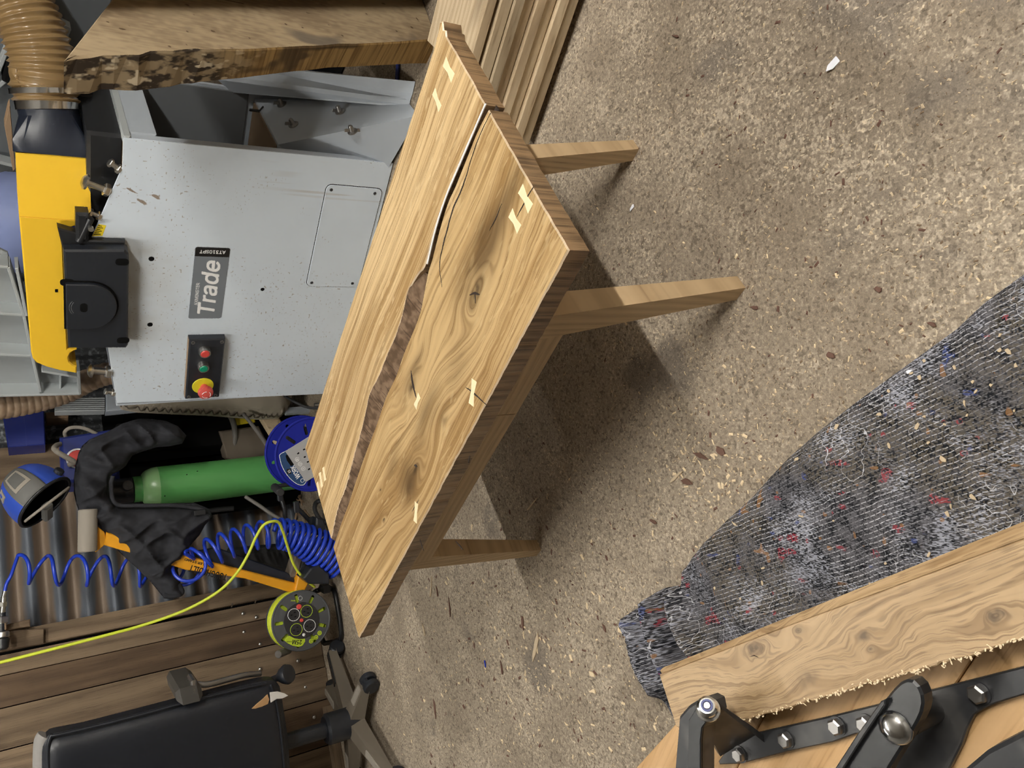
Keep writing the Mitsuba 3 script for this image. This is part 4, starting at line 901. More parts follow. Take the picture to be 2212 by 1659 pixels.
# welding mask
HY = 3.42
hc_ = ony(86, 1076, HY + .06); HS = np.linalg.norm(ony(88, 1008, HY) - ony(88, 1150, HY)) / 2
op = nz((ony(130, 1110, HY) - ony(84, 1074, HY)) * 1.0 + np.array([0, -.042, 0]))       # towards the open side
hx_, hy_, _ = axes(op)
wh = thing('welding_mask', 'blue and grey welding mask with its open side turned towards the viewer, beside the jacket', 'welding mask')
def shell(u, v, k=1.0):
    """u round the axis, v from the crown (0) to the rim (1)"""
    th = v * np.pi * .56; rr = np.sin(th) ** .85; r = HS * 1.0 * rr * (1 + .10 * np.cos(2 * u)) * k
    return hc_ + op * (-np.cos(th) * HS * 1.12 * k) + hx_ * (r * np.cos(u)) + hy_ * (r * np.sin(u))
def patch(u0, u1, v0, v1, k=1.0, nu=40, nv=16, th=.006):
    uu, vv = np.linspace(u0, u1, nu), np.linspace(v0, v1, nv)
    A = np.array([[shell(u, v, k) for v in vv] for u in uu]).reshape(-1, 3); Bm = np.array([[shell(u, v, k - th / HS) for v in vv] for u in uu]).reshape(-1, 3); N_ = nu * nv; F = []
    for i in range(nu - 1):
        for j in range(nv - 1):
            a, b, c, d = i * nv + j, (i + 1) * nv + j, (i + 1) * nv + j + 1, i * nv + j + 1; F += [[a, b, c], [a, c, d], [a + N_, c + N_, b + N_], [a + N_, d + N_, c + N_]]
    for j in range(nv - 1):
        for i, fl_ in ((0, 0), (nu - 1, 1)): a, b = i * nv + j, i * nv + j + 1; F += [[a, b, b + N_], [a, b + N_, a + N_]]
    for i in range(nu - 1):
        for j in (0, nv - 1): a, b = i * nv + j, (i + 1) * nv + j; F += [[a, b, b + N_], [a, b + N_, a + N_]]
    return trimesh.Trimesh(np.vstack([A, Bm]), F, process=False)
def uat(x, y):
    q = ony(x, y, HY) - hc_; return math.atan2(q @ hy_, q @ hx_)
put(wh, 'shell', patch(0, 2 * np.pi, .0, 1.0), 'helmet_blue', smooth=True, label='blue mask shell')
put(wh, 'liner', patch(0, 2 * np.pi, .02, .995, .955), 'flat_black', smooth=True)
u_ = uat(50, 1050); put(wh, 'grey_band', patch(u_ - .42, u_ + .42, .22, .985, 1.012, 20, 14), 'helmet_grey', smooth=True, label='dusty dark grey band round the lens')
put(wh, 'lens_frame', patch(u_ - .26, u_ + .26, .42, .78, 1.03, 12, 8, .012), 'dust_grey', smooth=25)
put(wh, 'lens', patch(u_ - .19, u_ + .19, .47, .72, 1.036, 10, 8, .008), 'helmet_grey', smooth=25)
ub = uat(35, 1100); bdg = [shell(ub + a, v, 1.0) for a, v in ((0, .42), (.0, .3))]
put(wh, 'badge', patch(ub - .20, ub + .20, .46, .64, 1.02, 6, 5, .01), 'dust_grey', label='worn grey emblem')
put(wh, 'badge_disc', patch(ub - .06, ub + .06, .51, .58, 1.03, 6, 5, .012), 'helmet_blue')
rc = hc_ + op * (HS * .22)
put(wh, 'rim', tube(np.array([shell(u, 1.0, .99) for u in np.linspace(0, 2 * np.pi, 60)]), .006, 8), 'black_satin', smooth=True)
put(wh, 'head_band', tube(np.array([hc_ + op * (HS * (.30 + .25 * math.cos(u))) + HS * .74 * (hx_ * math.cos(u) + hy_ * math.sin(u)) for u in np.linspace(0, 2 * np.pi, 48)]), .0055, 8), 'dust_grey', smooth=True)
put(wh, 'ratchet', boxc(hc_ + op * HS * .48 + hy_ * .02, hx_ * .11, hy_ * .035, op * .03, .006), 'helmet_grey')
uk = uat(133, 1036); kq = shell(uk, .88, 1.0); kd = nz(kq - hc_)
put(wh, 'knob', cyl(kq - kd * .004, kq + kd * .016, .018, 12, ch=.003), 'black_plastic', smooth=25)

# ================================================================== ROLLER STAND
RY = 3.46
rs = thing('roller_stand', 'folded orange roller stand with a grey roller, leaning behind the black and lime cable reel', 'roller stand')
def ry(x, y, off=0.0): return ony(x, y, RY - off)
def yprism(px, t, off=0.0, bev=.003, Y0=None):
    Y_ = RY if Y0 is None else Y0
    P = np.array([[q[0], q[2]] for q in (ony(x, y, Y_ - off - t) for x, y in px)]); return frame(prism(P, t, bev), (0, Y_ - off, 0), (1, 0, 0), (0, 0, 1), (0, -1, 0))
put(rs, 'upright', yprism([(230, 1150), (300, 1168), (412, 1203), (646, 1262), (640, 1284), (530, 1250), (400, 1231), (330, 1208), (225, 1178)], .035, .0, .004), 'stand_orange', label='orange upright reading TOUGHBUILT')
put(rs, 'side_channel', yprism([(400, 1196), (470, 1184), (622, 1238), (646, 1262), (412, 1203)], .03, -.02, .003), 'navy_plastic')
put(rs, 'foot', yprism([(646, 1238), (672, 1248), (655, 1284), (636, 1284)], .05, .0, .004), 'stand_orange')
put(rs, 'roller_plate', yprism([(203, 1150), (206, 1193), (211, 1190), (231, 1173), (226, 1150), (211, 1138)], .02, .01, .002), 'stand_orange')
ra, rb_ = ry(190, 1100, .03), ry(189, 1192, .05); rb2 = ra + (rb_ - ra); put(rs, 'roller', cyl(ra, rb2, .034, 26, ch=.004), 'dust_grey', smooth=30, label='dusty grey roller')
tq0, tq1 = ry(490, 1247, .0362), ry(420, 1229, .0362); tx = nz(tq1 - tq0); ty = nz(np.cross([0, -1.0, 0], tx)); 
if ty @ (ry(460, 1250, .0362) - ry(460, 1230, .0362)) < 0: tx_flip = True
ty = np.cross(np.array([0, -1.0, 0]), tx)
put(rs, 'lettering', text('TOUGHBUILT', tq0 - ty * .012, tx, ty, np.linalg.norm(tq1 - tq0) * 1.15, .027), 'sticker_black')
q2 = ry(455, 1224, .0362); put(rs, 'lettering', text('ROLLER STAND', q2 - ty * .007, tx, ty, .11, .010), 'sticker_black')

# ================================================================== AIR HOSE (blue coil)
def coil(cl, radii, turns, axis_per=44, tw=.0052, ph=0.0):
    """a coil round the centre line cl; turns are spaced by the pitch list"""
    C = spline(cl, 40); n = len(C); t = np.gradient(C, axis=0); t /= np.linalg.norm(t, axis=1, keepdims=True)
    s = np.r_[0, np.cumsum(np.linalg.norm(np.diff(C, axis=0), axis=1))]; s /= s[-1]
    N_ = int(turns * axis_per); f = np.linspace(0, 1, N_); 
    P = np.c_[[np.interp(f, s, C[:, k]) for k in range(3)]].T; Tn = np.c_[[np.interp(f, s, t[:, k]) for k in range(3)]].T
    x, _, _ = axes(Tn[0]); out = []
    R = np.interp(f, np.linspace(0, 1, len(radii)), radii); a = ph + 2 * np.pi * turns * f
    for i in range(N_):
        x = x - Tn[i] * (x @ Tn[i]); x /= np.linalg.norm(x); y = np.cross(Tn[i], x); out.append(P[i] + R[i] * (math.cos(a[i]) * x + math.sin(a[i]) * y))
    return np.array(out)
AY = 3.36
ah = thing('air_hose', 'blue coiled air hose hanging from a wall fitting and bunched behind the table', 'hose')
c1 = coil([ony(x, y, Y_) for x, y, Y_ in ((35, 1228, 3.58), (90, 1231, 3.60), (150, 1232, 3.60), (210, 1233, 3.62), (265, 1234, 3.62), (330, 1236, 3.62), (385, 1236, 3.56), (412, 1222, 3.40), (425, 1212, 3.36))], [.052, .058, .060, .060, .060, .058], 8.2, 44, ph=1.2)
c2 = coil([ony(x, y, AY) for x, y in ((425, 1212), (450, 1195), (490, 1178), (530, 1164), (565, 1155), (600, 1152))], [.055, .058, .055, .055, .06], 6.5, 44)
c3 = coil([ony(x, y, AY) for x, y in ((600, 1152), (625, 1156), (655, 1167), (685, 1182), (715, 1200), (735, 1212))], [.060, .062, .068, .078, .082, .082], 13, 48)
put(ah, 'coil', tube(np.vstack([c1, c2]), .0072, 8), 'hose_blue', smooth=True)
put(ah, 'bunched_coil', tube(c3, .0088, 8), 'hose_blue', smooth=True)
fit = [ony(x, y, AY + .20) for x, y in ((-10, 1400), (3, 1385), (4, 1352), (6, 1322), (8, 1290), (14, 1262), (24, 1242), (32, 1229))]
put(ah, 'tail', tube(spline(fit[4:-1] + [c1[0]], 8), .0062, 8), 'hose_blue', smooth=True)
put(ah, 'coupling', cat(cyl(fit[3], fit[4], .010, 14), cyl(fit[3] * .6 + fit[4] * .4, fit[3] * .3 + fit[4] * .7, .014, 6), cyl(fit[4], fit[4] * .5 + fit[5] * .5, .008, 12)), 'zinc', smooth=30, label='steel quick coupling')
rg = thing('air_regulator', 'grey and black air line fitting on the wooden block high on the wall', 'regulator')
f1 = [wall(x, y, .10) for x, y in ((4, 1333), (4, 1348), (4, 1366), (5, 1379), (6, 1404))]
put(rg, 'body', cat(cyl(f1[0], f1[1], .024, 6, ch=.003), cyl(f1[2], f1[3], .026, 20, ch=.003)), 'zinc', smooth=30)
put(rg, 'stem', cyl(wall(4, 1320, .10), f1[2], .014, 14), 'black_plastic', smooth=30)
put(rg, 'bowl', cyl(f1[3], f1[4], .026, 20, r2=.020, ch=.006), 'black_satin', smooth=30)
put(rg, 'bracket', boxc(wall(5, 1357, .06), WT * .03, WN * .10, (0, 0, .03), .003), 'batten_brown')

# ================================================================== CABLE REELS
def reel_frame(c_px, depth, tilt_px):
    c = CAM + ray(*c_px) * depth; return c
# blue reel
cF = CAM + ray(673, 981) * 3.31
rbk = .5 * 156 * 3.31 / FPX
back = CAM + ray(650, 975) * 3.43
ax_b = nz(cF - back)
br = thing('cable_reel', 'blue extension cable reel standing in front of the green gas cylinder', 'cable reel')
bX = nz(np.cross([0, 0, 1.0], ax_b)); bX = -bX if bX[0] < 0 else bX; bY = np.cross(ax_b, bX)
def disc_slots(r, t, n=9, r_in=.60, r_out=.84, a0=0.2):
    """a flange with round-ended slots cut right through"""
    base = Polygon(circle(r, 72))
    for k in range(n):
        a = a0 + k * 2 * np.pi / n; base = base.difference(LineString([(r * r_in * math.cos(a), r * r_in * math.sin(a)), (r * r_out * math.cos(a), r * r_out * math.sin(a))]).buffer(.0075))
    return trimesh.creation.extrude_polygon(base, t, engine='earcut')
FB = (bX, bY, ax_b)
put(br, 'flange', frame(disc_slots(rbk, .006), cF, *FB), 'reel_blue'); put(br, 'flange', frame(disc_slots(rbk, .006, a0=.45), back, *FB), 'reel_blue')
put(br, 'rim', tube(np.array([cF + rbk * (math.cos(a) * bX + math.sin(a) * bY) + ax_b * .004 for a in np.linspace(0, 2 * np.pi, 73)]), .006, 8), 'reel_blue', smooth=True)
put(br, 'rim', tube(np.array([back + rbk * (math.cos(a) * bX + math.sin(a) * bY) + ax_b * .002 for a in np.linspace(0, 2 * np.pi, 73)]), .006, 8), 'reel_blue', smooth=True)
put(br, 'drum', cyl(back, cF, .085, 30), 'reel_blue', smooth=30)
put(br, 'wound_cable', cyl(back + ax_b * .012, cF - ax_b * .012, .112, 36), 'black_rubber', smooth=30)
# printed plate, set at the angle the reel stopped at
def onb(x, y, off=.006): return on(x, y, cF + ax_b * off, ax_b)
def b2(x, y): q = onb(480 + x / 6.382, 840 + y / 6.382) - cF; return np.array([q @ bX, q @ bY])
lp = np.array([b2(*q) for q in ((865, 860), (1190, 660), (1290, 640), (1480, 960), (1420, 1120), (1150, 1285))])
put(br, 'face_plate', frame(prism(lp, .003, .0008), cF + ax_b * .006, *FB), 'reel_plate', label='grey socket plate')
arcp = [b2(*q) for q in ((862, 862), (1152, 1286), (1110, 1325), (1040, 1315), (960, 1260), (880, 1170), (820, 1060), (793, 960), (793, 905))]
put(br, 'name_plate', frame(prism(np.array(arcp), .003, .0008), cF + ax_b * .006, *FB), 'reel_navy', label='navy name plate reading WORK')
put(br, 'name_plate_line', tube(np.array([cF + ax_b * .0092 + q[0] * bX + q[1] * bY for q in spline([np.append(p, 0) for p in arcp[1:]] + [np.append(arcp[0], 0)], 6)]), .0012, 6), 'print_white')
w0, w1 = b2(1075, 1215), b2(990, 1055); wx = nz(np.append(w1 - w0, 0)); WX = wx[0] * bX + wx[1] * bY; WY = np.cross(ax_b, WX)
put(br, 'lettering', text('WORK', cF + ax_b * .0092 + w0[0] * bX + w0[1] * bY - WY * .002, WX, WY, np.linalg.norm(w1 - w0) * 1.05, .021), 'print_white')
i0, i1 = b2(940, 1165), b2(895, 1110); put(br, 'logo_tile', frame(prism(roundrect(.022, .019, .002, 3, *((i0 + i1) / 2)), .0008), cF + ax_b * .0088, *FB), 'sticker_black')
put(br, 'lettering', text('15', cF + ax_b * .0097 + ((i0 + i1) / 2)[0] * bX + ((i0 + i1) / 2)[1] * bY - WX * .007 - WY * .006, WX, WY, .013, .011), 'print_white')
for q in ((1030, 970), (1070, 1035), (1115, 1100)): put(br, 'symbol', frame(cat(ring(.0088, .0072, .0006, 20), prism(circle(.004, 3), .0006)), cF + ax_b * .0088 + b2(*q)[0] * bX + b2(*q)[1] * bY, *FB), 'print_white')
put(br, 'symbol', frame(ring(.0085, .0068, .0006, 20), cF + ax_b * .0088 + b2(1102, 1262)[0] * bX + b2(1102, 1262)[1] * bY, *FB), 'print_white')
for q in ((1045, 888), (1125, 835), (1135, 938), (1178, 1005), (1195, 1105), (1230, 930)): put(br, 'socket_slot', frame(prism(np.array([(-.003, -.0045), (.003, -.0045), (.003, .0045), (-.003, .0045)]), .0005), cF + ax_b * .009 + b2(*q)[0] * bX + b2(*q)[1] * bY, WX, WY, ax_b), 'flat_black')
sl = [b2(*q) for q in ((870, 920), (895, 905), (985, 1045), (945, 1065), (890, 990))]; put(br, 'recess', frame(prism(np.array(sl), .0006), cF + ax_b * .009, *FB), 'flat_black')
# its stand
ft = bX
for s_ in (-1, 1): put(br, 'stand_tube', tube(spline([back - ax_b * .05 + bX * s_ * .03 + np.array([0, 0, .02]), back - ax_b * .05 + bX * s_ * .14 - np.array([0, 0, .12]), np.array([back[0] + s_ * .15, back[1] + .03, .012])], 8), .010, 10), 'black_satin', smooth=True)
put(br, 'stand_tube', tube([[back[0] - .15, back[1] + .03, .012], [cF[0] - .15, cF[1] - .02, .012], [cF[0] + .15, cF[1] - .02, .012], [back[0] + .15, back[1] + .03, .012]], .010, 10), 'black_satin', smooth=True)
kb_ = [CAM + ray(593, 1052) * 3.32, CAM + ray(606, 1064) * 3.22]
put(br, 'crank_handle', cat(cyl(kb_[0], kb_[1], .017, 18, ch=.003)), 'black_rubber', smooth=30)
put(br, 'crank_arm', tube([kb_[0], CAM + ray(612, 1048) * 3.34, CAM + ray(640, 1045) * 3.36], .009, 8), 'black_rubber', smooth=True)
# black and lime reel
D2 = 3.36
mF = CAM + ray(650.5, 1340) * D2; rm = 61.5 * D2 / FPX * 1.0
mBk = CAM + ray(638, 1337) * (D2 + .09); ax_m = nz(mF - mBk); mX = nz(np.cross([0, 0, 1.0], ax_m)); mX = -mX if mX[0] < 0 else mX; mY = np.cross(ax_m, mX); FM = (mX, mY, ax_m)
mr = thing('cable_reel', 'black cable reel with lime cable and lettering 25M, left of the table', 'cable reel')
put(mr, 'flange', frame(disc_slots(rm, .006, 9, .68, .86, .1), mF, *FM), 'reel_black'); put(mr, 'flange', frame(trimesh.creation.extrude_polygon(Polygon(circle(rm * 1.04, 64)), .006, engine='earcut'), mBk, *FM), 'reel_black')
put(mr, 'rim', tube(np.array([mF + rm * (math.cos(a) * mX + math.sin(a) * mY) + ax_m * .003 for a in np.linspace(0, 2 * np.pi, 73)]), .0045, 8), 'reel_black', smooth=True)
put(mr, 'drum', cyl(mBk, mF, .07, 24), 'reel_black', smooth=30)
cw = [mBk + (mF - mBk) * f + rm * .99 * (math.cos(a) * mX + math.sin(a) * mY) for a, f in zip(np.linspace(0, 2 * np.pi * 9, 400), np.tile(np.r_[np.linspace(.15, .9, 100), np.linspace(.9, .15, 100)], 2))]
put(mr, 'wound_cable', tube(np.array(cw), .0056, 7), 'cable_yellow', smooth=True, label='lime cable wound on the drum')
put(mr, 'wound_cable', cyl(mBk + ax_m * .012, mF - ax_m * .01, rm * .86, 40), 'reel_lime', smooth=30)
def m2(x, y): q = on(560 + x / 5.53, 1120 + y / 5.53, mF + ax_m * .006, ax_m) - mF; return np.array([q @ mX, q @ mY])
put(mr, 'socket_plate', frame(prism(circle(rm * .615, 48), .004, .001), mF + ax_m * .006, *FM), 'reel_face')
for i, q in enumerate(((410, 1150), (562, 1107), (440, 1327), (598, 1280))):
    c = m2(*q); put(mr, 'socket_ring', frame(ring(.0265, .0245, .0008, 32), mF + ax_m * .010 + c[0] * mX + c[1] * mY, *FM), 'reel_lime' if i in (1, 2) else 'print_white')
    for (dx, dy) in ((0, .010), (-.009, -.006), (.009, -.006)): put(mr, 'socket_slot', frame(prism(np.array([(-.002, -.004), (.002, -.004), (.002, .004), (-.002, .004)]), .0005), mF + ax_m * .0101 + (c[0] + dx) * mX + (c[1] + dy) * mY, *FM), 'flat_black')
for q, r in (((470, 1053), .011), ((502, 1215), .008)): c = m2(*q); put(mr, 'reset_button', lathe([(0, 0), (r, 0), (r, .006), (r * .7, .009), (0, .009)], mF + ax_m * .010 + c[0] * mX + c[1] * mY, ax_m, 20), 'button_red', smooth=40)
seg = [m2(*q) for q in ((295, 1455), (330, 1415), (360, 1400), (420, 1430), (480, 1440), (545, 1435), (548, 1470), (515, 1520), (470, 1535), (400, 1520), (345, 1495))]
put(mr, 'name_plate', frame(prism(np.array(seg), .002, .0005), mF + ax_m * .006, *FM), 'reel_lime', label='lime name plate reading 25M')
t0, t1 = m2(505, 1482), m2(400, 1480); tx = nz(np.append(t1 - t0, 0)); TX = tx[0] * mX + tx[1] * mY; TY = np.cross(ax_m, TX)
put(mr, 'lettering', text('25M', mF + ax_m * .0082 + t0[0] * mX + t0[1] * mY - TY * .011, TX, TY, .040, .019), 'sticker_black')
t0 = m2(388, 1472); put(mr, 'lettering', text('EXTRA REACH', mF + ax_m * .0082 + t0[0] * mX + t0[1] * mY - TY * .002, TX, TY, .024, .004, bold=False), 'sticker_black')
for q in ((720, 1368), (678, 1420), (620, 1465)):
    c = m2(*q); sy = put(mr, 'symbol', frame(prism(circle(.0098, 24), .0008), mF + ax_m * .006 + c[0] * mX + c[1] * mY, *FM), 'reel_lime'); put(mr, 'symbol', frame(ring(.0055, .0042, .0006, 18), mF + ax_m * .0068 + c[0] * mX + c[1] * mY, *FM), 'sticker_black')
c = m2(432, 972); put(mr, 'lettering', text('MAX', mF + ax_m * .0064 + c[0] * mX + c[1] * mY + TY * .001, TX, TY, .02, .006), 'reel_lime')
c = m2(490, 952); put(mr, 'symbol', frame(ring(.009, .0078, .0006, 20), mF + ax_m * .0062 + c[0] * mX + c[1] * mY, *FM), 'print_white')
c = m2(530, 1388); put(mr, 'indicator', dome(mF + ax_m * .010 + c[0] * mX + c[1] * mY, ax_m, .007), 'print_white', smooth=40)
hk = [CAM + ray(601, 1414) * (D2 - .02), CAM + ray(622, 1408) * (D2 - .02)]
put(mr, 'crank_handle', cat(cyl(CAM + ray(624, 1404) * (D2 + .05), CAM + ray(600, 1414) * (D2 - .03), .017, 16, ch=.003)), 'cable_grey', smooth=30)
# stand of black steel tube
sp = [np.array(q) for q in (onz(682, 1277, .085), onz(705, 1270, .03), onz(720, 1275, .012), onz(727, 1300, .012), onz(737, 1370, .012), onz(727, 1384, .015), onz(700, 1390, .05))]
put(mr, 'stand_tube', tube(spline(sp, 8), .011, 10), 'black_satin', smooth=True)
put(mr, 'stand_tube', tube(spline([sp[0], mBk + mX * .02, mBk - mX * .0 + np.array([0, 0.02, -.08]), sp[-1]], 8), .011, 10), 'black_satin', smooth=True)
put(mr, 'stand_grip', boxc(onz(702, 1271, .05), (.035, 0, 0), (0, .05, 0), (0, 0, .05), .01), 'black_plastic')

# yellow extension cable swinging across
yc = [ony(x, y, Y_) for x, y, Y_ in ((-60, 1444, 3.30), (0, 1431, 3.30), (110, 1403, 3.30), (230, 1372, 3.30), (310, 1350, 3.30), (400, 1318, 3.28), (470, 1279, 3.26), (510, 1240, 3.24), (535, 1200, 3.22), (553, 1160, 3.21), (570, 1134, 3.2), (590, 1126, 3.2), (603, 1130, 3.22), (612, 1150, 3.26), (621, 1180, 3.30), (635, 1220, 3.34), (655, 1248, 3.36), (680, 1268, 3.38))]
single('extension_cable', tube(spline(yc, 10), .0058, 9), 'cable_yellow', 'yellow extension cable hanging in front of the wall and dropping to the lime reel', 'cable', smooth=True)
for lab, px, r in (('grey cable sloping from the green cylinder to the blue air hose', [(530, 1073, 3.55), (560, 1092, 3.5), (590, 1113, 3.45), (620, 1128, 3.42)], .008),
                   ('grey hose curving down from the welder past the gas cylinder', [(490, 886, 3.75), (503, 910, 3.78), (508, 940, 3.8), (503, 975, 3.82), (494, 1000, 3.84)], .013),
                   ('grey cable running from the beige bag to the blue reel', [(525, 893, 3.6), (545, 918, 3.58), (565, 945, 3.5), (577, 962, 3.42)], .009),
                   ('thin black cable on the floor in front of the planer foot', [(614, 855, 3.40), (640, 870, 3.36), (665, 880, 3.33), (690, 882, 3.25)], .006),
                   ('black cable looped on the floor behind the left corner of the table', [(705, 1130, 3.35), (690, 1120, 3.38), (680, 1100, 3.42), (684, 1085, 3.44), (700, 1080, 3.42)], .010),
                   ('thin black cable upright on the wall beside the green cylinder', [(430, 1112, 3.8), (450, 1104, 3.8), (480, 1100, 3.8), (505, 1098, 3.8)], .012)):
    single('cable', tube(spline([ony(*q) for q in px], 10), r, 8), 'black_rubber' if 'black' in lab else 'cable_grey', lab, 'cable', smooth=True)

# ================================================================== CLUTTER BY THE BACK WALL
def clutter(name, px, t, Y, mat, lab, c, bev=.006):
    P = np.array([[q[0], max(0.0, q[2])] for q in (ony(x, y, Y) for x, y in px)]); single(name, frame(prism(P, t, bev), (0, Y + t, 0), (1, 0, 0), (0, 0, 1), (0, -1, 0)), mat, lab, c)
clutter('tool_case', [(672, 1228), (690, 1221), (712, 1240), (712, 1262), (668, 1262), (655, 1250)], .10, 3.30, 'black_plastic', 'small black plastic case beside the blue hose bunch, near the orange stand', 'tool case')
clutter('timber_offcut', [(638, 1200), (655, 1205), (645, 1245), (622, 1252)], .07, 3.45, 'post_grey', 'grey timber offcut standing between the blue hose and the orange stand', 'offcut')
clutter('plug_adapter', [(684, 1118), (700, 1122), (706, 1150), (690, 1158), (682, 1140)], .06, 3.34, 'black_plastic', 'black plug on the floor behind the left corner of the table', 'plug')
clutter('tar_bundle', [(505, 1190), (620, 1180), (640, 1225), (630, 1240), (520, 1215), (495, 1205)], .10, 3.56, 'black_rubber', 'bundle of black sheeting behind the orange stand and the blue coil', 'bundle', .02)
clutter("storage_box", [(475, 932), (560, 920), (590, 980), (590, 1010), (520, 1010), (490, 990)], .10, 3.80, 'post_grey', 'dull brown box in the dark between the bag and the gas cylinder', 'box')
clutter('yellow_case', [(505, 890), (552, 898), (552, 912), (507, 920)], .08, 3.80, 'sticker_yellow', 'yellow case just behind the beige bag', 'case')
clutter('pale_offcut', [(556, 892), (602, 900), (640, 960), (640, 975), (598, 960)], .05, 3.72, 'plank_sawn', 'pale offcut leaning behind the blue reel', 'offcut')
# two clamps and twigs in a heap
for i, (px, lab) in enumerate(((((605, 1070), (615, 1100), (618, 1140)), 'black clamp bar standing in the heap right of the blue coil'), (((640, 1095), (655, 1110), (672, 1128)), 'small black clamp lying in the heap behind the table'))):
    P = [ony(x, y, 3.46 - .05 * i) for x, y in px]
    k = thing('clamp', lab, 'clamp'); put(k, 'bar', tube(P, .010, 8), 'black_satin', smooth=True); put(k, 'jaw', boxc(P[0], (.05, 0, 0), (0, .02, 0), (0, 0, .025), .004), 'black_plastic'); put(k, 'jaw', boxc(P[-1], (.045, 0, 0), (0, .02, 0), (0, 0, .025), .004), 'black_plastic')
tw = []
for i in range(26):
    x, y = 628 + 50 * rng.random(), 1075 + 70 * rng.random(); c = onz(x, y, .012); a = rng.random() * 6.28; l = .02 + .05 * rng.random()
    tw.append(cyl(c, c + np.array([math.cos(a), math.sin(a), .25 * rng.random()]) * l, .003 + .003 * rng.random(), 6))
single('stick_heap', cat(*tw), 'batten_brown', 'heap of twigs and splinters on the floor behind the table corner', 'twigs', kind='stuff')

# ================================================================== DESK CHAIR
ch = thing('desk_chair', 'worn black leather desk chair with torn foam, on a star base at the left', 'chair')
CY = 3.0
def cp(x, y, off=0.0): return ony(x, y, CY - off)
def cprism(px, t, off=0.0, bev=.01): return yprism(px, t, off, bev, CY)
bpx = [(95, 1592), (108, 1580), (180, 1566), (300, 1535), (420, 1503), (520, 1477), (570, 1466), (590, 1466), (600, 1476), (606, 1510), (618, 1590), (626, 1700), (628, 1760), (90, 1800), (88, 1680), (88, 1610)]
B_ = np.array([[q[0], q[2]] for q in (cp(x, y) for x, y in bpx)])
m_, _u = puff(B_, lambda P, d: .02 + .035 * (1 - np.exp(-d / .02)) + .006 * meshkit.fbm(np.c_[P * 8, P[:, :1]], 2, 3), .02, lambda P, h: np.c_[P[:, 0], CY - h, P[:, 1]], .03)
put(ch, 'backrest', m_, 'leather', smooth=50, label='black leather backrest')
top_e = [cp(x, y, .045) for x, y in ((112, 1586), (104, 1610), (104, 1660), (106, 1720))]
put(ch, 'worn_shell', tube(spline([cp(x, y, .0) for x, y in ((100, 1588), (94, 1600), (92, 1640), (92, 1700), (92, 1760))], 6), .028, 12), 'shell_worn', smooth=True, label='scuffed grey top edge')
put(ch, 'piping', tube(spline(top_e + [cp(106, 1780, .045)], 6), .006, 8), 'leather', smooth=True)
put(ch, 'piping', tube(spline([cp(x, y, .05) for x, y in ((112, 1590), (180, 1575), (300, 1545), (420, 1512), (520, 1488), (575, 1476))], 6), .005, 8), 'leather', smooth=True)
put(ch, 'piping', tube(spline([cp(x, y, .05) for x, y in ((585, 1478), (598, 1520), (608, 1590), (618, 1700))], 6), .005, 8), 'leather', smooth=True)
put(ch, 'torn_foam', cprism([(544, 1531), (556, 1520), (568, 1510), (578, 1500), (582, 1511), (579, 1521), (565, 1527), (552, 1531)], .004, .056, .001), 'foam_tan', label='brown foam showing through the tear')
put(ch, 'torn_flap', cprism([(583, 1496), (600, 1494), (615, 1498), (623, 1503), (610, 1509), (598, 1510), (585, 1518)], .004, .060, .001), 'foam_white', label='white torn flap')
put(ch, 'seat', box3(cp(560, 1475, -.05) + [-.20, 0, 0], (-.42, 0, 0), (0, .44, 0), (0, 0, .09), .02), 'leather')
ar = [cp(*q) for q in ((366, 1492, -.02), (372, 1468, -.04), (400, 1464, -.04), (420, 1467, -.04))]
put(ch, 'armrest', boxc(cp(398, 1481, -.02), (.06, 0, .008), (0, .22, 0), (0, 0, .085), .015), 'chair_frame', label='grey armrest pad')
put(ch, 'armrest_cap', boxc(cp(415, 1476, .05), (.045, 0, 0), (0, .08, 0), (0, 0, .02), .006), 'chrome')
put(ch, 'arm_bar', tube(spline([cp(x, y, o) for x, y, o in ((424, 1478, .02), (450, 1478, .02), (490, 1468, .0), (530, 1458, -.02), (562, 1455, -.05))], 8), .011, 10), 'steel_dull', smooth=True)
kn = [cp(588, 1468, -.06), cp(606, 1455, .0), cp(632, 1452, .02)]
put(ch, 'tilt_knob', lathe([(0, 0), (.012, 0), (.014, .03), (.030, .055), (.038, .075), (.034, .088), (0, .092)], kn[0], kn[2] - kn[0], 20), 'black_plastic', smooth=40)
hub = np.array([cp(690, 1610)[0], CY + .12, 0])
put(ch, 'column', cat(cyl(hub + [0, 0, .05], hub + [0, 0, .20], .062, 26, ch=.01), cyl(hub + [0, 0, .18], hub + [0, 0, .42], .032, 20)), 'black_plastic', smooth=30)
hz_ = .085
foots = [onz(815, 1470), onz(742, 1400), np.array([hub[0] - .30, hub[1] + .12, 0]), np.array([hub[0] - .12, hub[1] - .33, 0]), np.array([hub[0] + .02, hub[1] + .36, 0])]
foots[0] = foots[0] + [0, 0, 0]
put(ch, 'base_hub', cyl(hub + [0, 0, .045], hub + [0, 0, .115], .06, 24, r2=.048, ch=.008), 'chair_leg', smooth=30)
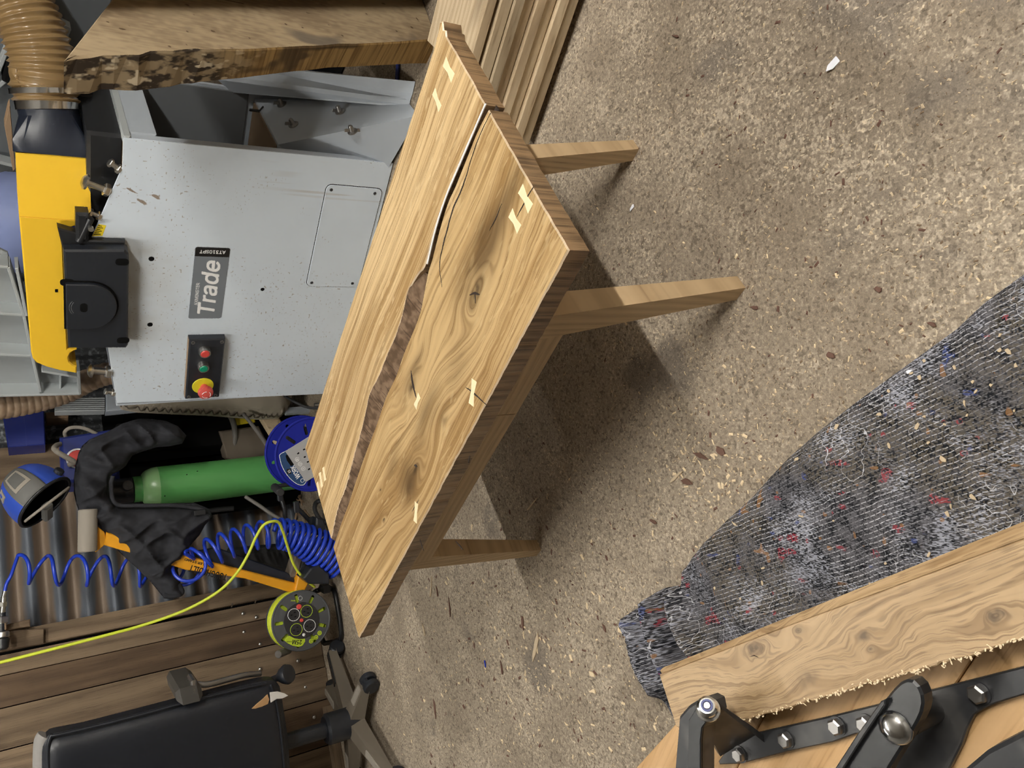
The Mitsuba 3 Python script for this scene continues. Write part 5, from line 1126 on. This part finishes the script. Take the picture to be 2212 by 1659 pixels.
for i, ft_ in enumerate(foots):
    d = nz(np.array([ft_[0] - hub[0], ft_[1] - hub[1], 0])); l = np.linalg.norm(ft_[:2] - hub[:2]); sdir = np.cross([0, 0, 1.0], d)
    a, b = hub + d * .03, hub + d * (l - .01); w0, w1 = .044, .032
    lg = put(ch, 'base_leg', hexa(np.array([a - sdir * w0 + [0, 0, .05], b - sdir * w1 + [0, 0, .045], b + sdir * w1 + [0, 0, .045], a + sdir * w0 + [0, 0, .05]]), np.array([a - sdir * w0 * .7 + [0, 0, .112], b - sdir * w1 * .7 + [0, 0, .075], b + sdir * w1 * .7 + [0, 0, .075], a + sdir * w0 * .7 + [0, 0, .112]])), 'chair_leg', label='dusty brown base leg')
    put(lg, 'scuffed_pad', hexa(np.array([(a + b) / 2 - sdir * .018 + [0, 0, .088], b - sdir * .014 + [0, 0, .074], b + sdir * .014 + [0, 0, .074], (a + b) / 2 + sdir * .018 + [0, 0, .088]]), np.array([(a + b) / 2 - sdir * .014 + [0, 0, .098], b - sdir * .011 + [0, 0, .080], b + sdir * .011 + [0, 0, .080], (a + b) / 2 + sdir * .014 + [0, 0, .098]])), 'black_satin' if i == 1 else 'dust_grey')
    c = np.array([ft_[0], ft_[1], .034])
    put(ch, 'castor', cat(cyl(c - sdir * .032, c - sdir * .006, .034, 20, ch=.005), cyl(c + sdir * .006, c + sdir * .032, .034, 20, ch=.005), cyl(c, c + [0, 0, .03], .009, 10), boxc(c + [0, 0, .018], d * .05, sdir * .03, (0, 0, .02), .006)), 'black_plastic', smooth=30)

# ================================================================== WANEY SLABS
sw_, st_ = nz([.9, .44, 0]), nz([-.44, .9, 0])
G1 = onz(945, 86); T1 = None
d_ = ray(138, 130); n1_ = np.cross(sw_, [0, 0, 1.0]); 
# the slab's near edge leans to the left: find the top on the vertical plane through sw_
T1 = on(138, 130, G1, np.cross(sw_, [0, 0, 1.0])); su = nz(T1 - G1); SL = np.linalg.norm(T1 - G1)
nf = nz(np.cross(sw_, su)); nf = nf if nf[1] < 0 else -nf
T2 = on(245, -6, G1, nf); T3 = on(330, -110, G1, nf)
def sxy(P): return np.linalg.lstsq(np.c_[sw_, su], P - G1, rcond=None)[0]
def mk_slab(O, key, lab, top, wdt, th_, grp=None):
    L_ = np.linalg.norm(top[0] - np.array([0, 0])) ; n = 80
    le = [(0 + .006 * (meshkit.fbm(np.array([[t * 9, 0, 0]]), 3, 5)[0] - .5) * 2, t * top[0][1]) for t in np.linspace(0, 1, 40)]
    out = np.vstack([[(wdt, 0)], [tuple(q) for q in top[::-1]], le[::-1][1:]])
    m = prism(out, th_, .004, True)
    V = np.asarray(m.vertices); k = V[:, 0] < .03
    # gnarled upper end of the edge
    z = V[:, 1] / top[0][1]; amp = np.where(k, .020 * np.clip((z - .55) * 4, 0, 1), 0)
    V[:, 0] += amp * (meshkit.fbm(np.c_[V[:, 1] * 18, V[:, 2] * 40, V[:, 0] * 0], 3, 3) - .5) * 2
    V[:, 0] += np.where(k & (V[:, 2] < th_ * .5), .012 * np.sin(V[:, 1] * 5), 0)
    m = trimesh.Trimesh(V, m.faces, process=False)
    nn = np.cross(sw_, su); sg = 1 if nn @ nf > 0 else -1
    mm = frame(m, O - nf * th_, sw_, su, nf)
    return mm
th_s = .098
sl_top = [(0.0, sxy(T1)[1]), tuple(sxy(T2)), tuple(sxy(T3))]
ms_ = mk_slab(G1, 'slab', '', sl_top, sl_top[-1][0] + .02, th_s)
sb1 = thing('waney_slab', 'thick sawn waney slab leaning upright against the right end of the planer', 'timber slab')
put(sb1, 'slab', ms_, 'slab_face', uv=np.c_[(ms_.vertices - G1) @ su, (ms_.vertices - G1) @ sw_ + 5])
fcs = ms_.face_normals @ sw_ < -.5
em = trimesh.Trimesh(ms_.vertices + (-sw_) * .0006, ms_.faces[fcs], process=False); em.remove_unreferenced_vertices()
put(sb1, 'sawn_edge', em, 'slab_edge', uv=np.c_[(em.vertices - G1) @ su, (em.vertices - G1) @ nf], label='brown sawn and splintered edge')
O2 = G1 + sw_ * .135 + nf * .05 
q1 = on(172, 6, O2, nf) - O2
m2_ = frame(prism(np.array([(.0, 0), (.26, 0), (.26, SL * .97), (.02, SL * 1.0)]), .045, .003, True), O2, sw_, su, nf)
# ================================================================== STACK OF SAWN PLANKS
SA, SBp = onz(1163, 300), onz(1269, 0); SDR = nz(SBp - SA); SN = np.array([SDR[1], -SDR[0], 0]); SN = SN if SN @ (CAM - SA) > 0 else -SN
def stp(x, y): q = on(x, y, SA, SN); return q
zb = [stp(x, 0)[2] for x in (1252, 1229, 1206, 1182, 1159, 1134, 1110, 1083)]
zt = [stp(1077, 0)[2], stp(1053, 0)[2]]
plk = ['second-lowest', 'third', 'fourth', 'fifth', 'sixth', 'seventh']
lay = [(zb[i], zb[i + 1]) for i in range(len(zb) - 1)] + [(zt[0], zt[1])]
names = ['lowest pale plank of the stack beside the right end of the table', 'second plank up in the stack by the table', 'third plank up in the stack, brown-stained along its edge', 'fourth plank up in the stack, speckled with dark mould', 'fifth plank up in the stack, grey-brown', 'sixth plank up in the stack, with a pale arris', 'second plank from the top, under the dark gap', 'topmost plank of the stack, its wide pale face in the light']
bear = thing('stack_bearer', 'dark bearer on the floor that lifts the plank stack', 'bearer')
x_, y_, _z = SDR, -SN, 0
zz0 = lay[0][0]
put(bear, 'bearer', cat(*[box3(SA + SDR * s_ - SN * .26, SDR * .05, SN * .22, (0, 0, zz0), .003) for s_ in (.08, .9)]), 'post_grey')
for i, (z0, z1) in enumerate(lay):
    off = [.0, .006, -.004, .004, -.005, .006, .0, -.003][i]; wd = [.30, .29, .30, .28, .30, .29, .27, .24][i]
    L0 = SA + SDR * (-.03 + .02 * math.sin(i * 2.1) + [0, .01, .03, .05, .07, .09, .12, .13][i]) + SN * off - SN * wd
    m = box3(L0 + np.array([0, 0, z0 + .0006]), SDR * 2.1, SN * wd, (0, 0, z1 - z0 - .0012), .0025)
    single('sawn_plank', m, 'plank_sawn', names[i], 'plank', group='planks of the stack', uv=wuv(m, SDR, np.array([0, 0, 1.0]) + SN * .8, L0, tone=100 + i))
zs_ = lay[-1][1]
put(pl, 'sensor_cover', plq(1.0, 1.06, .70, .74, .04, .10, .01), 'machine_dark')
kk = onz(1000, 5, zs_)

# second slab, standing on the floor right behind the first
sb2 = thing('waney_slab', 'second waney slab at the right border, standing close beside the leaning slab', 'timber slab')
put(sb2, 'slab', m2_, 'slab_face', uv=np.c_[(m2_.vertices - O2) @ su + 3, (m2_.vertices - O2) @ sw_ + 15])
# dark crate and blue hose on the floor between planer and slab
cr0 = np.array([1.34, 2.86, 0])
single('dark_crate', box3(cr0, (.30, .12, 0), (-.12, .30, 0), (0, 0, .30), .01), 'black_plastic', 'black crate on the floor in the gap behind the leaning slab', 'crate')
single('blue_hose', tube(spline([onz(x, y, .008) for x, y in ((862, 60), (861, 110), (859, 150), (857, 185), (856, 230))], 8), .007, 10), 'welder_blue', 'thin blue hose on the floor between the planer and the leaning slab', 'hose', smooth=True)

# ================================================================== MOVING BLANKET
mpx = [(2300, 520), (2212, 588), (2120, 655), (2060, 712), (1980, 770), (1900, 828), (1830, 880), (1760, 935), (1700, 988), (1660, 1030), (1620, 1075), (1570, 1120), (1525, 1165), (1490, 1205), (1476, 1230), (1478, 1258), (1462, 1266), (1430, 1272), (1406, 1284), (1402, 1300), (1400, 1314), (1380, 1311), (1366, 1318), (1367, 1340), (1378, 1368), (1390, 1405), (1400, 1440), (1412, 1475), (1430, 1510), (1462, 1570), (1530, 1560), (1700, 1500), (2300, 1250)]
MQ = np.array([onz(x, y, .012)[:2] for x, y in mpx])
fold = [(LineString([onz(*q)[:2] for q in ln]), w, h) for ln, w, h in (([(1478, 1225), (1490, 1300), (1520, 1370), (1560, 1420)], .018, .035), ([(1440, 1268), (1450, 1320), (1470, 1380), (1490, 1430)], .022, .045), ([(1382, 1318), (1395, 1370), (1420, 1430), (1450, 1480)], .018, .032), ([(1555, 1180), (1600, 1280), (1650, 1350)], .03, .018), ([(1800, 1000), (1900, 1100), (2000, 1180)], .06, .012))]
creases = [(LineString([onz(*q)[:2] for q in ln]), w, h) for ln, w, h in (([(1470, 1262), (1478, 1320), (1498, 1385), (1505, 1420)], .012, .055), ([(1403, 1300), (1412, 1350), (1430, 1400), (1450, 1440)], .010, .045))]
def mlift(P, d):
    from shapely import distance, points
    h = .004 + .018 * (1 - np.exp(-d / .012)); pts = points(P)
    for ln, w, hh in fold: h = h + 1.5 * hh * np.exp(-(distance(pts, ln) / w) ** 2) * np.clip(d / .015, 0, 1)
    for ln, w, hh in creases: h = h - np.minimum(h - .003, hh * np.exp(-(distance(pts, ln) / w) ** 2))
    return h + (.010 * (meshkit.fbm(np.c_[P * 9, P[:, :1] * 0], 3, 5) - .3) + .003 * meshkit.fbm(np.c_[P * 60, P[:, :1] * 0], 2, 8)) * np.clip(d / .02, 0, 1)
mm_, muv = puff(MQ, mlift, .0062, lambda P, h: np.c_[P, np.maximum(h, 0) + .0005], 0.0)
single('moving_blanket', mm_, 'felt', 'dark grey felted moving blanket with white stitching, crumpled on the floor in the foreground', 'blanket', smooth=True, uv=muv)

# ================================================================== FOREGROUND BENCH
fb = thing('folding_bench', 'wooden work bench with bolted black steel straps and arms in the bottom foreground', 'workbench')
ZB = .53
def zprism(px, z1, t, bev=.002, both=True):
    P = np.array([onz(x, y, z1)[:2] for x, y in px]); return frame(prism(P, t, bev, both), (0, 0, z1 - t), (1, 0, 0), (0, 1, 0), (0, 0, 1))
rough = [(2320, 1343), (2212, 1380), (2099, 1415), (1995, 1447), (1899, 1473), (1800, 1501), (1700, 1530), (1601, 1557), (1540, 1566), (1462, 1575)]
rgh = []
for (a, b) in zip(rough[:-1], rough[1:]):
    for t in np.linspace(0, 1, 12)[:-1]: rgh.append((a[0] + (b[0] - a[0]) * t + rng.normal() * .8, a[1] + (b[1] - a[1]) * t + rng.normal() * 1.8))
bA = [(1460, 1570), (1424, 1459), (1429, 1454), (1438, 1451), (1450, 1447), (1700, 1352), (2154, 1184), (2320, 1122)] + rgh
gdir = nz(onz(2100, 1270, ZB) - onz(1500, 1500, ZB)); gper = np.array([-gdir[1], gdir[0], 0])
PA = np.array([onz(x, y, ZB)[:2] for x, y in bA])
mA = frame(prism(PA, .034, .0012, False), (0, 0, ZB - .034), (1, 0, 0), (0, 1, 0), (0, 0, 1))
wput(fb, 'oak_plank', mA, 'oak_bench', gdir, gper, onz(1800, 1400, ZB), tone=3, label='oak plank with knots and a rough torn edge')
far_o = [onz(x, y, ZB - .011) for x, y in ((1426, 1448), (1434, 1441), (1446, 1437), (1700, 1334), (2154, 1150), (2320, 1082))]; far_i = [onz(x, y, ZB) for x, y in ((1429, 1454), (1438, 1451), (1450, 1447), (1700, 1352), (2154, 1184), (2320, 1122))]
arr = cat(*[hexa(np.array([far_o[k], far_o[k + 1], far_i[k + 1] - [0, 0, .012], far_i[k] - [0, 0, .012]]) - [0, 0, .02], np.array([far_o[k], far_o[k + 1], far_i[k + 1], far_i[k]])) for k in range(5)])
wput(fb, 'waned_edge', arr, 'oak_bench', gdir, gper, onz(1800, 1400, ZB), tone=3, label='rounded far edge of the oak plank')
tsp = []
for i_ in range(300):
    k = rng.integers(0, len(rgh) - 1); c = onz(rgh[k][0] + rng.normal() * 3, rgh[k][1] + rng.normal() * 3 - 2, ZB - .001 * rng.random())
    tsp.append(chip(c, .0016 + .0024 * rng.random(), .0008 + .001 * rng.random(), .0006, rng.random() * 6, rng.normal() * .4))
put(fb, 'torn_splinters', cat(*tsp), 'splinter_pale', kind='stuff')
put(fb, 'knot_split', zprism([(1618, 1419), (1628, 1415), (1637, 1420), (1629, 1417)], ZB + .0008, .001, 0), 'crack')
ZC = ZB - .036
dirb = nz(onz(1760, 1659, ZC) - onz(1900, 1420, ZC)); perb = np.array([-dirb[1], dirb[0], 0]); perb = perb if perb[0] < 0 else -perb
q0 = onz(2108, 1414, ZC); 
span = Polygon([onz(x, y, ZC)[:2] for x, y in ((1474, 1548), (1374, 1659), (1300, 1760), (1500, 1950), (2360, 1900), (2360, 1320), (1900, 1462))])
wbd = np.array([(-.60, -.26), (-.26, -.135), (-.135, -.0), (0.0, .14), (.14, .30), (.30, .5), (.5, .75)])
for i, (a, b) in enumerate(wbd):
    strip = Polygon([(q0 + perb * u + dirb * v)[:2] for u, v in ((a + .0006, -1), (b - .0006, -1), (b - .0006, 1), (a + .0006, 1))]).intersection(span)
    if strip.is_empty or strip.geom_type != 'Polygon' or strip.area < 1e-4: continue
    P = np.array(strip.exterior.coords)[:-1]
    m = frame(prism(P, .022, .0012, False), (0, 0, ZC - .022), (1, 0, 0), (0, 1, 0), (0, 0, 1))
    wput(fb, 'pine_board', m, 'pine_bench', dirb, perb, q0, tone=20 + i)
put(fb, 'bench_leg', boxc(np.array([*(onz(1800, 1420, ZC)[:2] - np.array([.02, .03])), (ZC - .022) / 2]), (.07, 0, 0), (0, .07, 0), (0, 0, ZC - .024), .004), 'oak_bench', uv=None)
put(fb, 'bench_leg', boxc(np.array([*onz(1500, 1800, ZC)[:2], (ZC - .022) / 2]), (.07, 0, 0), (0, .07, 0), (0, 0, ZC - .024), .004), 'oak_bench', uv=None)
# steel strap along the boards
ZS = ZC + .008
put(fb, 'steel_strap', zprism([(1554, 1652), (1551, 1645), (1570, 1618), (1631, 1584), (1800, 1546), (1896, 1522), (1991, 1496), (2212, 1440), (2330, 1408), (2330, 1470), (2212, 1501), (2150, 1520), (2125, 1531), (2103, 1545), (2088, 1575), (2076, 1610), (2050, 1662), (2010, 1740), (1880, 1740), (1925, 1663), (1955, 1600), (1850, 1585), (1800, 1603), (1700, 1624), (1600, 1650)], ZS, .007, .0012), 'black_iron', label='black steel strap with a curved gusset')
put(fb, 'steel_bar', zprism([(2330, 1540), (2212, 1580), (2130, 1622), (2050, 1690), (2000, 1760), (2330, 1760)], ZS + .03, .03, .003), 'black_iron')
def hexbolt(px, r, h, z, mat='zinc', part='bolt', domeh=False):
    c = onz(*px, z); c2 = frame(prism(circle(r, 6), h, h * .18, False), c - np.array([0, 0, .001]), (1, 0, 0), (0, 1, 0), (0, 0, 1))
    put(fb, part, c2, mat)
for px in ((1700, 1597), (1810, 1568), (1600, 1629), (1872, 1563), (2116, 1497)):
    hexbolt(px, .0082, .009, ZS, 'steel_dull'); c = onz(*px, ZS); put(fb, 'washer', frame(ring(.0095, .005, .0012, 24), c, (1, 0, 0), (0, 1, 0), (0, 0, 1)), 'black_iron')
# hinge lug and first arm
ZH = ZB + .045
lug = [(1545, 1528), (1552, 1542), (1600, 1570), (1628, 1583), (1631, 1588), (1600, 1612), (1566, 1628), (1557, 1633), (1548, 1618), (1530, 1575), (1517, 1548)]
A0 = [onz(1549, 1522, ZH), onz(1512, 1545, ZH), onz(1556, 1634, ZS), onz(1632, 1588, ZS)]
lm = hexa(np.array([A0[2], A0[3], A0[3] + [.004, .006, 0], A0[2] + [.004, .006, 0]]), np.array([A0[1], A0[0], A0[0] + [.004, .006, 0], A0[1] + [.004, .006, 0]]))
put(fb, 'hinge_lug', lm, 'black_iron')
put(fb, 'hinge_lug_rib', hexa(np.array([A0[3], A0[3] + [.008, .002, 0], A0[3] + [.004, -.012, 0], A0[3] + [-.004, -.012, 0]]), np.array([A0[0], A0[0] + [.004, .002, 0], A0[0] + [.002, -.004, 0], A0[0] + [-.002, -.004, 0]])), 'black_iron')
arm = [(1452, 1700), (1465, 1549), (1487, 1524), (1507, 1512), (1520, 1508), (1535, 1516), (1540, 1540), (1516, 1573), (1513, 1600), (1513, 1700)]
put(fb, 'square_arm', zprism(arm, ZH + .010, .024, .003), 'black_iron', label='black square steel arm')
put(fb, 'square_arm_face', zprism([(1483, 1700), (1487, 1556), (1508, 1522), (1522, 1515), (1536, 1520), (1540, 1540), (1516, 1573), (1513, 1600), (1513, 1700)], ZH + .0125, .003, .001), 'black_satin')
nc = onz(1530, 1533, ZH + .012); nd = nz(CAM - nc + np.array([.25, .1, 0]))
nx, ny, _ = axes(nd)
put(fb, 'lock_nut', cat(lathe([(0, 0), (.0125, 0), (.0125, .002), (.0105, .003), (.0105, .012), (.008, .014), (.0055, .0142), (.0055, .010), (0, .010)], nc, nd, 28)), 'chrome', smooth=30)
put(fb, 'lock_nut_insert', frame(ring(.0062, .0042, .003, 24), nc + nd * .0125, nx, ny, nd), 'welder_blue', smooth=30)
put(fb, 'lock_nut_stud', cyl(nc, nc + nd * .0155, .0042, 16, ch=.001), 'zinc', smooth=30)
ZR = ZS + .055
arm2 = [(1780, 1720), (1804, 1659), (1850, 1588), (1902, 1515), (1911, 1511), (1930, 1488), (1944, 1474), (1958, 1468), (1972, 1470), (1985, 1483), (1993, 1502), (1995, 1520), (1991, 1540), (1982, 1560), (1960, 1597), (1921, 1659), (1890, 1720)]
put(fb, 'round_arm', zprism(arm2, ZR, .016, .002), 'black_satin', label='black flat arm with a rounded end')
put(fb, 'round_arm_lip', zprism([(1780, 1720), (1804, 1659), (1850, 1588), (1902, 1515), (1911, 1511), (1912, 1522), (1866, 1590), (1822, 1659), (1800, 1720)], ZR + .006, .012, .001), 'black_iron')
pv = onz(1935, 1572, ZR); put(fb, 'pivot_bolt', dome(pv, nz([.0, -.1, 1]), .0145, .009), 'chrome', smooth=40)
put(fb, 'arm_spacer', cyl(np.array([pv[0], pv[1], ZS - .001]), np.array([pv[0], pv[1], ZR - .015]), .012, 18), 'black_iron', smooth=30)

# ================================================================== DEBRIS
barks = [(1518, 985, 36, .012), (1556, 975, 30, .014), (1485, 1040, 26, .014), (1632, 664, 16, .012), (1898, 626, 22, .014), (1795, 768, 26, .012), (1410, 1125, 26, .007), (2014, 700, 22, .006), (972, 1310, 40, .008), (945, 1275, 22, .005), (1130, 1345, 30, .01), (940, 1530, 30, .012), (1085, 1445, 26, .008), (1307, 1357, 14, .008), (1462, 78, 14, .007), (1512, 985, 16, .008)]
desc = ['long bark fragment on the floor midway between the table and the blanket', 'broad bark fragment on the floor beside the long one in front of the table', 'bark fragment among shavings below the pair in front of the table', 'bark fragment on the floor just below the front table leg', 'bark fragment on the floor near the blanket top', 'curled bark fragment on the floor left of the blanket edge', 'slim bark fragment on the floor between left table leg and blanket', 'short bark fragment right at the blanket upper edge', 'long dark bark strip on the floor beyond the left table leg', 'thin bark strip nearest the left table corner', 'bark fragment on the floor left of the table, below the chair', 'dark bark fragment on the floor right of the chair castor', 'bark fragment on the floor in the middle of the left side', 'small bark fragment near the blanket left fold', 'small bark fragment on the floor by the plank stack', 'small bark crumb touching the long bark fragment']
for (x, y, px, w), ds in zip(barks, desc):
    up = x < 1450 and y > 1200
    p_, q_ = (onz(x - 2, y - px / 2), onz(x + 2, y + px / 2)) if up else (onz(x - px * .38, y - px * .22), onz(x + px * .38, y + px * .22))
    d_ = q_ - p_; l = np.linalg.norm(d_)
    single('bark_fragment', chip((p_ + q_) / 2 + [0, 0, .0006], l, max(.006, min(w, l * .5)), .003, math.atan2(d_[1], d_[0]), .05), 'bark_chip', ds, 'bark', group='bark fragments on the floor')
for (x, y, l, w, a, lab, mt) in ((1366, 449, .016, .007, 2.4, 'white paper scrap on the floor between the two right table legs', 'paper_white'), (1802, 137, .034, .014, 2.1, 'white paper scrap on the bare floor at the upper right', 'paper_white'), (1972, 805, .03, .012, 1.2, 'white paper scrap lying on the blanket edge', 'paper_white')):
    single('paper_scrap', chip(onz(x, y, .001 if x != 1972 else .02), l, w, .0012, a, .25), mt, lab, 'paper')
for (x0, y0, x1, y1, w, lab, mt) in ((1164, 1370, 1152, 1428, .013, 'pale flat wood strip on the floor left of the table', 'shaving'), (1132, 1112, 1168, 1068, .005, 'thin pale splinter in the shade by the left table leg', 'shaving'), (1450, 1040, 1478, 1018, .006, 'pale splinter on the floor near the bark fragments', 'shaving'),
        (812, 1432, 824, 1450, .008, 'pale wood chip beside the chair castor', 'shaving'), (1274, 1455, 1288, 1458, .012, 'small square wood chip left of the blanket, the upper of two', 'splinter_pale'), (1276, 1490, 1288, 1492, .011, 'small square wood chip left of the blanket, the lower of two', 'splinter_pale'),
        (934, 1250, 931, 1288, .005, 'narrow pale splinter on the floor just left of the left table leg', 'shaving'), (915, 1352, 920, 1380, .008, 'short pale splinter on the floor under the left end of the table', 'shaving'), (1048, 1425, 1050, 1440, .005, 'tiny blue plastic scrap on the floor left of the table', 'hose_blue'), (1618, 1600, 1620, 1612, .004, None, None)):
    if lab is None: continue
    p_, q_ = onz(x0, y0), onz(x1, y1); d_ = q_ - p_
    single('plastic_scrap' if 'plastic' in lab else 'wood_splinter', chip((p_ + q_) / 2 + [0, 0, .0008], np.linalg.norm(d_), w, .003, math.atan2(d_[1], d_[0])), mt, lab, 'plastic scrap' if 'plastic' in lab else 'splinter')
def shavings(N, seed, lo, hi, area=None):
    r = np.random.default_rng(seed); V, F = [], []; n = 0; k = 0
    dens_c = np.array([onz(*q)[:2] for q in ((1550, 980), (1950, 660), (1480, 1040), (2000, 500), (1700, 800), (1000, 1320), (1330, 1480))])
    while k < N:
        x, y = (r.random(2) * [2260, 1700]) if r.random() < .75 else (r.normal([1650, 900], [350, 250])); 
        if area is not None: x, y = r.normal([area[0], area[1]], [area[2], area[3]])
        if x < 700 or x > 2300: continue
        c = onz(x, y)
        if not (-3 < c[0] < 2 and c[1] < 3.6 and (c - WP) @ WN > .06): continue
        if contains_xy(Polygon(MQ), c[0], c[1]) and r.random() < .0: continue
        l = lo + (hi - lo) * r.random() ** 3; w = l * (.2 + .4 * r.random()); a = r.random() * 6.28; ca, sa = math.cos(a), math.sin(a)
        z = .0006; 
        q = [(-l / 2, -w / 2, 0), (l / 2, -w / 3, 0), (l / 2, w / 2, 0), (-l / 3, w / 2, 0), (0, 0, .0012 + .25 * w)]
        for (u, v, h) in q: V.append((c[0] + u * ca - v * sa, c[1] + u * sa + v * ca, z + h))
        F += [[n, n + 1, n + 4], [n + 1, n + 2, n + 4], [n + 2, n + 3, n + 4], [n + 3, n, n + 4], [n, n + 3, n + 2], [n, n + 2, n + 1]]; n += 5; k += 1
    return trimesh.Trimesh(np.array(V), np.array(F), process=False)
single('wood_shavings', shavings(7000, 3, .0016, .0085), 'shaving', 'pale wood shavings and crumbs strewn all over the concrete floor', 'shavings', kind='stuff')
single('wood_chips', cat(shavings(420, 11, .006, .019, (1120, 1430, 190, 140)), shavings(160, 12, .005, .014, (1530, 990, 70, 60)), shavings(120, 13, .005, .012, (1750, 700, 300, 200))), 'splinter_pale', 'larger pale wood chips scattered on the floor left of and in front of the table', 'wood chips', kind='stuff')
single('dark_chips', cat(shavings(260, 14, .006, .020, (1110, 1420, 190, 150)), shavings(120, 15, .005, .014, (1540, 950, 260, 240)), shavings(90, 16, .005, .013, (1700, 300, 260, 220))), 'bark_chip', 'larger dark bark chips scattered on the floor around the table', 'bark chips', kind='stuff')
single('dark_crumbs', shavings(3000, 5, .0016, .0075), 'shaving_dark', 'dark bark crumbs strewn all over the concrete floor', 'crumbs', kind='stuff')
from scipy.interpolate import NearestNDInterpolator
zi = NearestNDInterpolator(np.asarray(mm_.vertices)[:len(muv) // 2, :2], np.asarray(mm_.vertices)[:len(muv) // 2, 2])
bs = []
for i in range(170):
    x, y = 1500 + 712 * rng.random(), 600 + 800 * rng.random(); c = onz(x, y, .015)
    if contains_xy(Polygon(MQ).buffer(-.015), c[0], c[1]) and rng.random() < (1 if y < 900 else .35):
        c[2] = zi(c[0], c[1]) + .0005; bs.append(chip(c, .004 + .008 * rng.random(), .003 + .003 * rng.random(), .0015, rng.random() * 6))
single('blanket_shavings', cat(*bs), 'shaving', 'pale wood chips caught on the moving blanket', 'shavings', kind='stuff')
